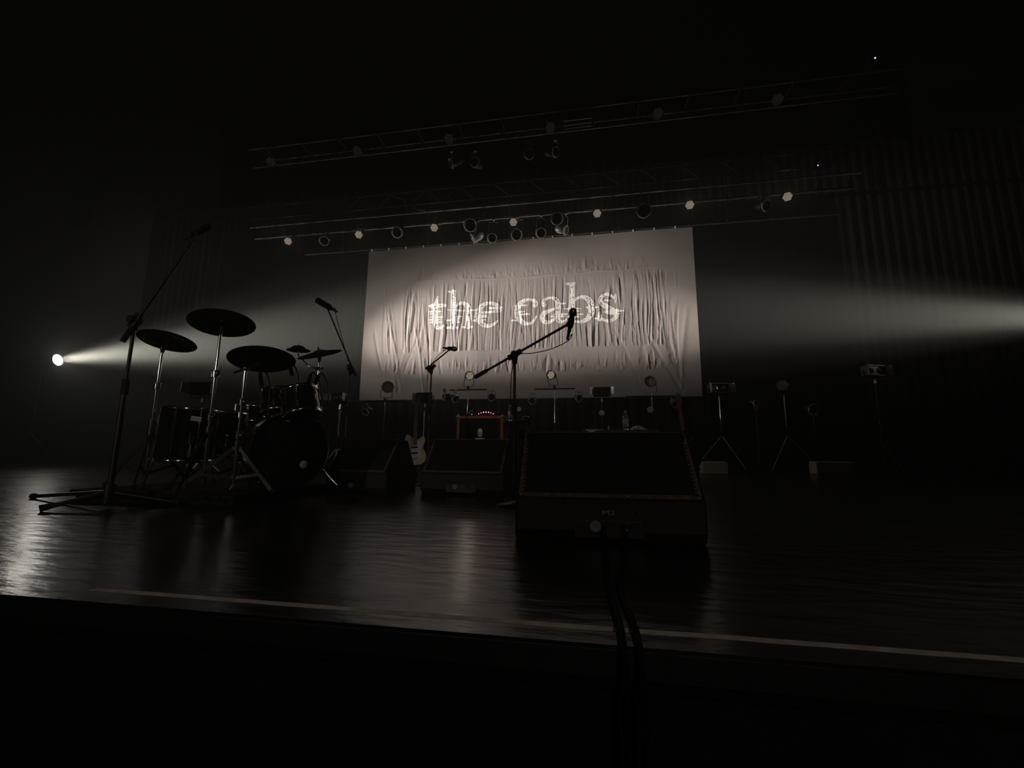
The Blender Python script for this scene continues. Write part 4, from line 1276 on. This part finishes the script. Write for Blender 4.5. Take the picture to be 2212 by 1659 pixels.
# ------------------------------------------------------------------ wedges
def text_mesh(s, size, depth=0.001):
    cu = bpy.data.curves.new('glyphs', 'FONT')
    cu.body = s
    cu.size = size
    cu.extrude = depth
    cu.align_x = 'CENTER'
    ob = bpy.data.objects.new('glyphs', cu)
    COL.objects.link(ob)
    dg = bpy.context.evaluated_depsgraph_get()
    me = bpy.data.meshes.new_from_object(ob.evaluated_get(dg))
    bpy.data.objects.remove(ob)
    bpy.data.curves.remove(cu)
    mb = MB()
    mb._add([v.co.copy() for v in me.vertices], [list(p.vertices) for p in me.polygons], False)
    bpy.data.meshes.remove(me)
    return mb


def wedge(label, loc, rz, W, Dp, Hh, text=None, edge='body', foam=True):
    """stage monitor: x = width, front faces -y"""
    t = Thing('stage_monitor', label, 'stage monitor', loc, 'wedge monitors along the front of the stage')
    mtx = Matrix.Translation(Vector(loc)) @ Matrix.Rotation(rz, 4, 'Z')
    hw = W / 2
    zl, zt_ = Hh * 0.36, Hh            # top of vertical front / top edge
    yt = Dp * 0.42                     # where the slope ends
    prof = [(0.03, 0.0), (0.0, 0.05), (0.0, zl), (yt, zt_), (yt + Dp * 0.2, zt_), (Dp, Hh * 0.25), (Dp * 0.96, 0.0)]
    t.part('cabinet', MB().prism([(-hw, y, z) for y, z in prof], (W, 0, 0)).xform(mtx), M[edge], bevel=0.01)
    # sloping panel, local frame: origin at slope bottom
    sl = Vector((0, yt, zt_ - zl))
    L = sl.length
    ang = math.atan2(zt_ - zl, yt)
    pm = mtx @ Matrix.Translation((0, 0, zl)) @ Matrix.Rotation(ang, 4, 'X')    # x right, y up the slope, z outward
    t.part('grille', MB().box((0, L / 2, 0.004), (W - 0.07, L - 0.05, 0.012)).xform(pm), M['grille'])
    fr = MB()
    fr.box((0, 0.018, 0.010), (W - 0.045, 0.020, 0.014))
    fr.box((-hw + 0.024, L / 2, 0.010), (0.012, L - 0.03, 0.014)).box((hw - 0.024, L / 2, 0.010), (0.012, L - 0.03, 0.014))
    t.part('edge_frame', fr.xform(pm), M['strip'], label='worn brown edging')
    ft = {-1: MB(), 1: MB()}
    y = 0.04
    while y < L * 0.82:
        for s_ in (-1, 1):
            ft[s_].cyl((s_ * (hw - 0.034), y, 0.006), (s_ * (hw - 0.034), y, 0.018), 0.0075, n=10)
        y += 0.021
    for s_ in (-1, 1):
        t.part('scalloped_edge', ft[s_].xform(pm), M['strip'])
    for xs_ in (-hw + 0.026, -W * 0.09, W * 0.1, hw - 0.03):
        t.part('screw', MB().sphere((xs_, 0.016, 0.019), 0.0058 if xs_ < -hw * 0.5 else 0.004, 10, 0.6).xform(pm), M['chrome'])
    for s_ in (-1, 1):
        t.part('corner_cap', MB().sphere((s_ * (hw - 0.004), yt + 0.005, zt_ - 0.012), 0.026, 12).xform(mtx), M['rubber'])
        t.part('side_screw', MB().sphere((s_ * hw, yt * 0.5, Hh * 0.55), 0.010, 8).xform(mtx), M['steel'])
    # recess with connectors in the lower front
    t.part('connector_panel', MB().box((-0.0, -0.002, zl * 0.34), (W * 0.36, 0.006, zl * 0.42)).xform(mtx), M['black'], bevel=0.002)
    t.part('socket', MB().lathe([(0.001, 0.004), (0.012, 0.004), (0.020, 0.008), (0.025, 0.004), (0.025, -0.001)], (-W * 0.07, -0.004, zl * 0.40), (0, -1, 0), 20).xform(mtx), M['dim'])
    t.part('socket', MB().lathe([(0.001, 0.004), (0.012, 0.004), (0.018, 0.008), (0.022, 0.004), (0.022, -0.001)], (W * 0.09, -0.004, zl * 0.40), (0, -1, 0), 20).xform(mtx), M['blacksteel'])
    t.part('knob', MB().cyl((W * 0.15, -0.002, zl * 0.76), (W * 0.15, -0.018, zl * 0.76), 0.009, 0.007, 12).xform(mtx), M['blacksteel'])
    if text:
        m_ = MB()
        for ox in (-0.0012, 0.0, 0.0012):
            g_ = text_mesh(text, 0.030)
            g_.xform(mtx @ Matrix.Translation((ox, -0.002 - ox * 0.1, zl * 0.68)) @ Matrix.Rotation(PI / 2, 4, 'X') @ Matrix.Diagonal((1.45, 1, 1, 1)))
            m_._add(g_.v, g_.f, False)
        t.part('lettering', m_, M['dim'], label='letters M2')
        t.part('name_plate', MB().box((0, -0.002, zl * 0.50), (0.055, 0.003, 0.012)).xform(mtx), M['dim'])
    return t


wl, wr = PZ(1128, 1167), PZ(1524, 1190)
wc = Vector(((wl.x + wr.x) / 2, 1.93, 0))
wedge('large nearest wedge monitor with brown worn edges, lettered M2 on its low front', (wc.x, wc.y, 0), 0.03, 0.80, 0.60, 0.478, 'M2')
w1 = PZ(995, 1070)
wedge('dark wedge monitor in front of the red amplifier, middle of the three', (w1.x, w1.y, 0), -0.08, 0.77, 0.58, 0.49)
w2 = PZ(773, 1066)
wedge('dark wedge monitor beside the bass drum, leftmost of the three', (w2.x - 0.03, w2.y, 0), -0.10, 0.62, 0.56, 0.48)

# cables from the large wedge over the stage edge
for k, (px, lb) in enumerate(((1343, 'black cable hanging over the stage edge below the large wedge, left of two'),
                              (1377, 'thicker black cable hanging over the stage edge below the large wedge, right of two'))):
    e = PZ(px, 1390)
    rr = 0.0085 if k == 0 else 0.0075
    wx = wc.x + (-0.02 if k == 0 else 0.06)
    pts = [(wx, 1.92, 0.07), (wx, 1.84, 0.05), (wx + (e.x - wx) * 0.3, 1.70, rr), (e.x - 0.01, 1.35, rr), (e.x, 1.05, rr + 0.003), (e.x, 0.96, rr + 0.002), (e.x, 0.925, -0.02), (e.x + 0.003, 0.91, -0.2), (e.x - 0.004, 0.91, -1.15)]
    solo('stage_cable', MB().tube(catmull(pts, 8), rr, 8), M['cable'], lb, 'cable', (wx, 1.9, 0), 'cables of the large wedge')

# ------------------------------------------------------------------ amplifier and things on it
az_ = 5.6
pl, pr = D(985, 897, az_), D(1088, 899, az_)
W = (pr - pl).length
c = (pl + pr) / 2
H = c.z
t = Thing('guitar_amplifier', 'guitar amplifier with red cabinet frame and dark grille, behind the middle wedge', 'amplifier', (c.x, c.y + 0.15, 0))
mtx = Matrix.Translation((c.x, c.y, 0))
dp = 0.34
t.part('cabinet', MB().box((-W / 2 + 0.02, dp / 2, H / 2), (0.04, dp, H)).box((W / 2 - 0.02, dp / 2, H / 2), (0.04, dp, H))
       .box((0, dp / 2, H - 0.02), (W - 0.08, dp, 0.04)).box((0, dp / 2, 0.03), (W - 0.08, dp, 0.06)).box((0, dp - 0.01, H / 2), (W - 0.08, 0.02, H - 0.1)).xform(mtx), M['red'], bevel=0.008)
t.part('grille', MB().box((0, 0.05, H / 2), (W - 0.08, 0.02, H - 0.08)).xform(mtx), M['grille'])
t.part('top_trim', MB().box((0, 0.012, H - 0.012), (W - 0.02, 0.02, 0.018)).xform(mtx), M['badge'])
t.part('crest', MB().prism([(-0.032, 0.036, H - 0.25), (-0.032, 0.036, H - 0.20), (-0.018, 0.036, H - 0.165), (0.018, 0.036, H - 0.165), (0.032, 0.036, H - 0.20), (0.032, 0.036, H - 0.25), (0.02, 0.036, H - 0.27), (-0.02, 0.036, H - 0.27)][::-1], (0, -0.008, 0)).xform(mtx), M['badge'], label='dim silver crest')
t.part('name_plate', MB().box((0, 0.032, H - 0.305), (0.13, 0.008, 0.038)).xform(mtx), M['badge'], bevel=0.003)
t.part('corner', MB().sphere((-W / 2 + 0.01, 0.012, H - 0.008), 0.028, 10).xform(mtx), M['badge'])
t.part('corner', MB().sphere((W / 2 - 0.01, 0.012, H - 0.008), 0.024, 10).xform(mtx), M['badge'])
# red folding stool right behind the amp
c2 = D(1089, 906, 6.12)
t = Thing('folding_stand', 'red upright frame with a slot, at the right side of the amplifier', 'stand', (c2.x, c2.y, 0))
hs = c2.z
t.part('post', MB().box((c2.x - 0.035, c2.y, hs / 2), (0.045, 0.05, hs)), M['red'], bevel=0.006)
t.part('post', MB().box((c2.x + 0.045, c2.y, hs / 2), (0.022, 0.05, hs)), M['red'], bevel=0.004)
t.part('rail', MB().box((c2.x, c2.y, hs - 0.30), (0.10, 0.045, 0.03)).box((c2.x, c2.y, hs - 0.01), (0.10, 0.045, 0.02)), M['red'])
t.part('foot', MB().cyl((c2.x + 0.045, c2.y, hs - 0.33), (c2.x + 0.10, c2.y - 0.02, 0.0), 0.012, n=8), M['red'])

# effects unit with red lights on the amp
p = D(1049, 897, az_)
bx = Vector((p.x, c.y + 0.12, H + 0.002))
t = Thing('effects_pedal', 'low black unit with an arc of red lights on top of the amplifier', 'effects unit', bx)
t.part('case', MB().box(bx + Vector((0, 0, 0.022)), (0.24, 0.16, 0.044)), M['matte'], bevel=0.006)
for k in range(7):
    a = -1 + 2 * k / 6
    h_ = 0.052 - 0.022 * a * a
    t.part('led', MB().sphere(bx + Vector((a * 0.098, -0.086, h_ - 0.004)), 0.0062, 8), M['whiteled'] if k in (2, 3, 4) else M['redled'], label='small glowing red light')
lr = bpy.data.lights.new('effects_glow', 'POINT')
lr.energy = 0.05
lr.color = (1, 0.1, 0.2)
lr.shadow_soft_size = 0.05
lo = bpy.data.objects.new('effects_glow', lr)
COL.objects.link(lo)
lo.location = bx + Vector((0, -0.13, 0.07))
p = D(1012, 897, az_)
bx = Vector((p.x, c.y + 0.10, H + 0.002))
t = Thing('tuner_pedal', 'flat black pedal with one white light, at the left on the amplifier', 'pedal', bx)
t.part('case', MB().box(bx + Vector((0, 0, 0.012)), (0.13, 0.10, 0.024)), M['matte'], bevel=0.005)
t.part('foot_switch', MB().cyl(bx + Vector((-0.02, 0, 0.02)), bx + Vector((-0.02, 0, 0.075)), 0.007, n=8).sphere(bx + Vector((0.0, 0.02, 0.07)), 0.02, 8), M['steel'])
t.part('led', MB().sphere(bx + Vector((0.025, -0.052, 0.02)), 0.004, 6), M['whiteled'], label='tiny white light')


def bottle(base, h, label, group='water bottles'):
    r = h * 0.155
    t = Thing('water_bottle', label, 'bottle', base, group)
    t.part('body', MB().lathe([(0.0001, 0.0), (r * 0.9, 0.0), (r, h * 0.03), (r, h * 0.2), (r * 0.94, h * 0.23), (r, h * 0.26), (r, h * 0.6), (r * 0.9, h * 0.7), (r * 0.45, h * 0.84), (r * 0.38, h * 0.9)], base, (0, 0, 1), 24), M['plastic'])
    t.part('label', MB().lathe([(r * 1.01, h * 0.30), (r * 1.01, h * 0.58)], base, (0, 0, 1), 24), M['label'])
    t.part('cap', MB().lathe([(r * 0.46, h * 0.9), (r * 0.48, h * 0.91), (r * 0.48, h * 0.985), (r * 0.4, h), (0.0001, h)], base, (0, 0, 1), 20), M['white'])
    return t


b_ = Vector((pr.x + 0.015, c.y + 0.2, H))
# small side table right of the amp carrying bottle and disc
sx = D(1118, 903, 5.7)
t = Thing('side_table', 'small black table between amplifier and singer stand', 'table', (sx.x, sx.y + 0.12, 0))
t.part('tabletop', MB().box((sx.x, sx.y + 0.12, sx.z - 0.045), (0.30, 0.28, 0.02)), M['matte'], bevel=0.004)
for ax_ in (-1, 1):
    for ay_ in (-1, 1):
        t.part('leg', MB().cyl((sx.x + ax_ * 0.12, sx.y + 0.12 + ay_ * 0.11, 0), (sx.x + ax_ * 0.12, sx.y + 0.12 + ay_ * 0.11, sx.z - 0.05), 0.010, n=8), M['blacksteel'])
zt2 = sx.z - 0.0335
bp_ = D(1100, 890, 5.7)
bottle(Vector((bp_.x, sx.y + 0.06, zt2)), 0.215, 'clear water bottle standing by the amplifier, behind the singer stand pole')


def disc_post(px, py, zc, ztop, r, label):
    p = D(px, py, zc)
    t = Thing('disc_stand', label, 'disc on post', (p.x, p.y, ztop), 'pale discs on short posts')
    t.part('disc', MB().lathe([(0.0001, -0.008), (r, -0.008), (r, 0.006), (r * 0.9, 0.010), (0.0001, 0.010)], p, (0.05, -1, 0.1), 28), M['white'], label='pale round disc')
    t.part('post', MB().cyl((p.x - r * 0.55, p.y + 0.012, ztop), (p.x - r * 0.55, p.y + 0.012, p.z), 0.005, n=8).cyl((p.x + r * 0.55, p.y + 0.012, ztop), (p.x + r * 0.55, p.y + 0.012, p.z), 0.005, n=8), M['blacksteel'])
    return t


disc_post(1121, 884, 5.75, zt2, 0.032, 'pale round disc on a short post beside the water bottle near the amplifier')
cp_ = D(1128, 896, 5.72)
tb = Vector((cp_.x + 0.02, sx.y + 0.0, zt2 + 0.001))
solo('folded_towel', MB().sphere(tb + Vector((0.03, 0.03, 0.03)), 0.055, 12, 0.55).box(tb + Vector((0.01, 0.03, 0.014)), (0.10, 0.09, 0.026)), M['black'], 'dark folded cloth beside the water bottle near the amplifier', 'towel', tb, bevel=0.006)

# equipment case behind the large wedge
cz = 4.9
a, b = D(1258, 927, cz), D(1420, 929, cz)
H2 = a.z - 0.0015
cc = (a + b) / 2
t = Thing('equipment_case', 'dark equipment case behind the large wedge, bottle and paper on its lid', 'case', (cc.x, cc.y + 0.25, 0))
Wc = (b - a).length
t.part('body', MB().box((cc.x, cc.y + 0.25, (H2 - 0.06) / 2), (Wc, 0.5, H2 - 0.06)), M['matte'], bevel=0.008)
t.part('lid', MB().box((cc.x, cc.y + 0.25, H2 - 0.0315), (Wc + 0.01, 0.51, 0.06)), M['black'], bevel=0.008)
t.part('edge_trim', MB().box((cc.x, cc.y - 0.006, H2 - 0.062), (Wc, 0.008, 0.014)), M['steel'])
for s_ in (-1, 1):
    t.part('latch', MB().box((cc.x + s_ * Wc * 0.3, cc.y - 0.012, H2 - 0.07), (0.05, 0.012, 0.06)), M['steel'], bevel=0.003)
p = D(1352, 926, cz + 0.1)
bottle(Vector((p.x, cc.y + 0.12, H2)), 0.225, 'clear water bottle on the case behind the large wedge')
p = D(1380, 920, cz + 0.1)
bgm = MB()
pb = Vector((p.x, cc.y + 0.15, H2))
NV = 14
vs = []
for i in range(NV + 1):
    for j in range(6):
        x = -0.10 + 0.20 * i / NV
        y = -0.05 + 0.10 * j / 5
        z = 0.004 + max(0, 0.045 * math.sin(PI * min(1, (i + 0.5) / NV)) * (1 - (2 * j / 5 - 1) ** 2 * 0.8) + 0.008 * math.sin(i * 1.9 + j * 2.3))
        vs.append(pb + Vector((x, y, z)))
bgm._add(vs, [(i * 6 + j, (i + 1) * 6 + j, (i + 1) * 6 + j + 1, i * 6 + j + 1) for i in range(NV) for j in range(5)], True)
o = solo('plastic_bag', bgm, M['plastic'], 'crumpled clear plastic bag lying beside the bottle on the case', 'bag', pb)
so = o.modifiers.new('thickness', 'SOLIDIFY')
so.thickness = 0.002
p = D(1285, 925, cz)
pp = Vector((p.x, cc.y, H2 + 0.003))
sheet = MB()
sheet._add([pp + Vector((-0.13, -0.01, 0.0)), pp + Vector((0.13, 0.0, 0.001)), pp + Vector((0.12, 0.17, 0.001)), pp + Vector((-0.11, 0.16, 0.001)),
            pp + Vector((-0.11, -0.022, -0.006)), pp + Vector((0.03, -0.022, -0.010)), pp + Vector((-0.04, -0.034, -0.045))],
           [(0, 1, 2, 3), (0, 4, 5, 1), (4, 6, 5)], False)
o = solo('paper_sheet', sheet, M['white'], 'white sheet of paper drooping over the case edge behind the large wedge', 'paper', pp)
so = o.modifiers.new('thickness', 'SOLIDIFY')
so.thickness = 0.001
disc_post(1300, 892, cz + 0.35, H2, 0.034, 'pale round disc on two thin posts, left of the bottle on the case')
disc_post(1405, 885, cz + 0.35, H2, 0.039, 'larger pale round disc on two thin posts, right of the bottle on the case')
p = D(1314, 921, cz + 0.2)
solo('small_bottle', MB().lathe([(0.0001, 0), (0.012, 0), (0.012, 0.03), (0.006, 0.04), (0.006, 0.05), (0.0001, 0.05)], Vector((p.x, cc.y + 0.1, H2)), (0, 0, 1), 14), M['label'], 'tiny pale vial on the case between paper and bottle', 'bottle', Vector((p.x, cc.y + 0.1, H2)))


# ------------------------------------------------------------------ guitars
def guitar(label, base, lean, rz, body_mat, neck_mat, s=1.0, group='guitars on stands', bass=False):
    """stands upright, front faces -y; base = bottom of body"""
    t = Thing('electric_guitar', label, 'guitar', base, group)
    mtx = Matrix.Translation(Vector(base)) @ Matrix.Rotation(rz, 4, 'Z') @ Matrix.Rotation(lean[0], 4, 'Y') @ Matrix.Rotation(lean[1], 4, 'X') @ Matrix.Scale(s, 4)
    half = [(0.0, 0.0), (0.09, 0.008), (0.145, 0.05), (0.16, 0.11), (0.14, 0.17), (0.112, 0.22), (0.118, 0.27), (0.135, 0.32), (0.125, 0.375), (0.09, 0.385), (0.05, 0.35), (0.028, 0.345)]
    left = [(-x * (1.0), z * (1.03 if z > 0.25 else 1)) for x, z in half]
    left[-4:] = [(-0.14, 0.36), (-0.115, 0.42), (-0.07, 0.40), (-0.028, 0.352)]
    cr = [(v.x, v.y) for v in catmull([Vector((x, z, 0)) for x, z in half], 4)]
    cl_ = [(v.x, v.y) for v in catmull([Vector((x, z, 0)) for x, z in left], 4)]
    out = cr + cl_[::-1][:-1]
    t.part('body', MB().prism([(x, 0.0, z) for x, z in out], (0, 0.045, 0)).xform(mtx), M[body_mat], bevel=0.006)
    t.part('pickguard', MB().prism([(x, -0.003, z) for x, z in [(-0.10, 0.20), (-0.05, 0.10), (0.02, 0.08), (0.10, 0.10), (0.09, 0.20), (0.085, 0.28), (0.03, 0.335), (-0.03, 0.33), (-0.09, 0.33)]], (0, 0.003, 0)).xform(mtx), M['white'] if body_mat == 'cream' else M['matte'])
    for zz in (0.16, 0.24):
        t.part('pickup', MB().box((0, -0.006, zz), (0.085, 0.012, 0.024)).xform(mtx), M['matte'], bevel=0.002)
    t.part('bridge', MB().box((0, -0.006, 0.09), (0.08, 0.014, 0.03)).xform(mtx), M['chrome'], bevel=0.002)
    nk = t.part('neck', MB().prism([(-0.027, -0.014, 0.30), (0.027, -0.014, 0.30), (0.021, -0.014, 0.82), (-0.021, -0.014, 0.82)], (0, 0.022, 0)).xform(mtx), M[neck_mat], bevel=0.004)
    t.part('fretboard', MB().prism([(-0.027, -0.019, 0.27), (0.027, -0.019, 0.27), (0.021, -0.019, 0.82), (-0.021, -0.019, 0.82)], (0, 0.005, 0)).xform(mtx), M['rosewood'] if neck_mat != 'redwood' else M['redwood'], nk)
    t.part('headstock', MB().prism([(-0.022, -0.010, 0.82), (0.022, -0.010, 0.82), (0.045, -0.010, 0.86), (0.038, -0.010, 0.98), (-0.01, -0.010, 1.0), (-0.035, -0.010, 0.95)], (0, 0.014, 0)).xform(mtx), M[neck_mat], bevel=0.003)
    for k in range(6):
        t.part('tuning_peg', MB().cyl((-0.032 - 0.002 * k, -0.003, 0.85 + 0.02 * k), (-0.056, -0.003, 0.85 + 0.02 * k), 0.005, n=8).xform(mtx), M['chrome'])
    t.part('strings', MB().box((-0.012, -0.022, 0.47), (0.0012, 0.001, 0.76)).box((-0.004, -0.022, 0.47), (0.0012, 0.001, 0.76)).box((0.004, -0.022, 0.47), (0.0012, 0.001, 0.76)).box((0.012, -0.022, 0.47), (0.0012, 0.001, 0.76)).xform(mtx), M['chrome'])
    return t, mtx


def guitar_stand(label, base, rz=0.0):
    base = Vector(base)
    t = Thing('guitar_stand', label, 'stand', base, 'guitar stands')
    m_ = Matrix.Translation(base) @ Matrix.Rotation(rz, 4, 'Z')
    top = m_ @ Vector((0, 0.19, 0.66))
    for q in ((-0.2, -0.12), (0.2, -0.12), (0, 0.28)):
        t.part('leg', MB().cyl(m_ @ Vector((0, 0.17, 0.16)), m_ @ Vector((q[0], q[1], 0.012)), 0.010, n=8), M['blacksteel'])
    t.part('upright', MB().cyl(m_ @ Vector((0, 0.17, 0.13)), top, 0.010, n=8), M['blacksteel'])
    t.part('cradle', MB().tube([m_ @ Vector((-0.11, -0.10, 0.21)), m_ @ Vector((-0.11, -0.09, 0.175)), m_ @ Vector((-0.05, 0.16, 0.165)), m_ @ Vector((0.05, 0.16, 0.165)), m_ @ Vector((0.11, -0.09, 0.175)), m_ @ Vector((0.11, -0.10, 0.21))], 0.009, 8), M['rubber'])
    t.part('neck_rest', MB().tube([top, top + Vector((0, 0, 0.05))], 0.012, 8), M['rubber'])
    return t


g = D(894, 1014, 5.7)
gb = Vector((g.x, g.y, max(0.19, g.z)))
guitar('cream electric guitar standing upright between the left and middle wedges', gb, (-0.03, -0.14), 0.2, 'cream', 'rosewood', 0.98)
guitar_stand('black stand holding the cream guitar', (gb.x, gb.y + 0.02, 0), 0.35)
g = D(1488, 990, 5.3)
gb = Vector((g.x, g.y, 0.19))
guitar('guitar with reddish neck leaning left, behind the right end of the large wedge', gb, (-0.10, -0.10), -0.2, 'shell', 'redwood', 0.96)
guitar_stand('black stand holding the red-necked guitar', (gb.x, gb.y + 0.02, 0), -0.2)
# thin grey pole stand right of the cream guitar
light_stand(917, 888, 6.4, 'short thin grey stand pole right of the cream guitar', material='steel', spread=0.25, hub=0.3, dims=0.014)
# loose cable coil by the drum riser and far floor cable
pts = []
cq = PZ(735, 1082)
for k in range(60):
    a = k * 0.42
    pts.append(cq + Vector((0.11 * math.cos(a) * (1 + 0.1 * math.sin(k * 1.3)), 0.09 * math.sin(a), 0.006 + 0.0005 * k)))
solo('coiled_cable', MB().tube(pts, 0.004, 6), M['cable'], 'small coil of black cable on the floor in front of the leftmost wedge', 'cable', cq)
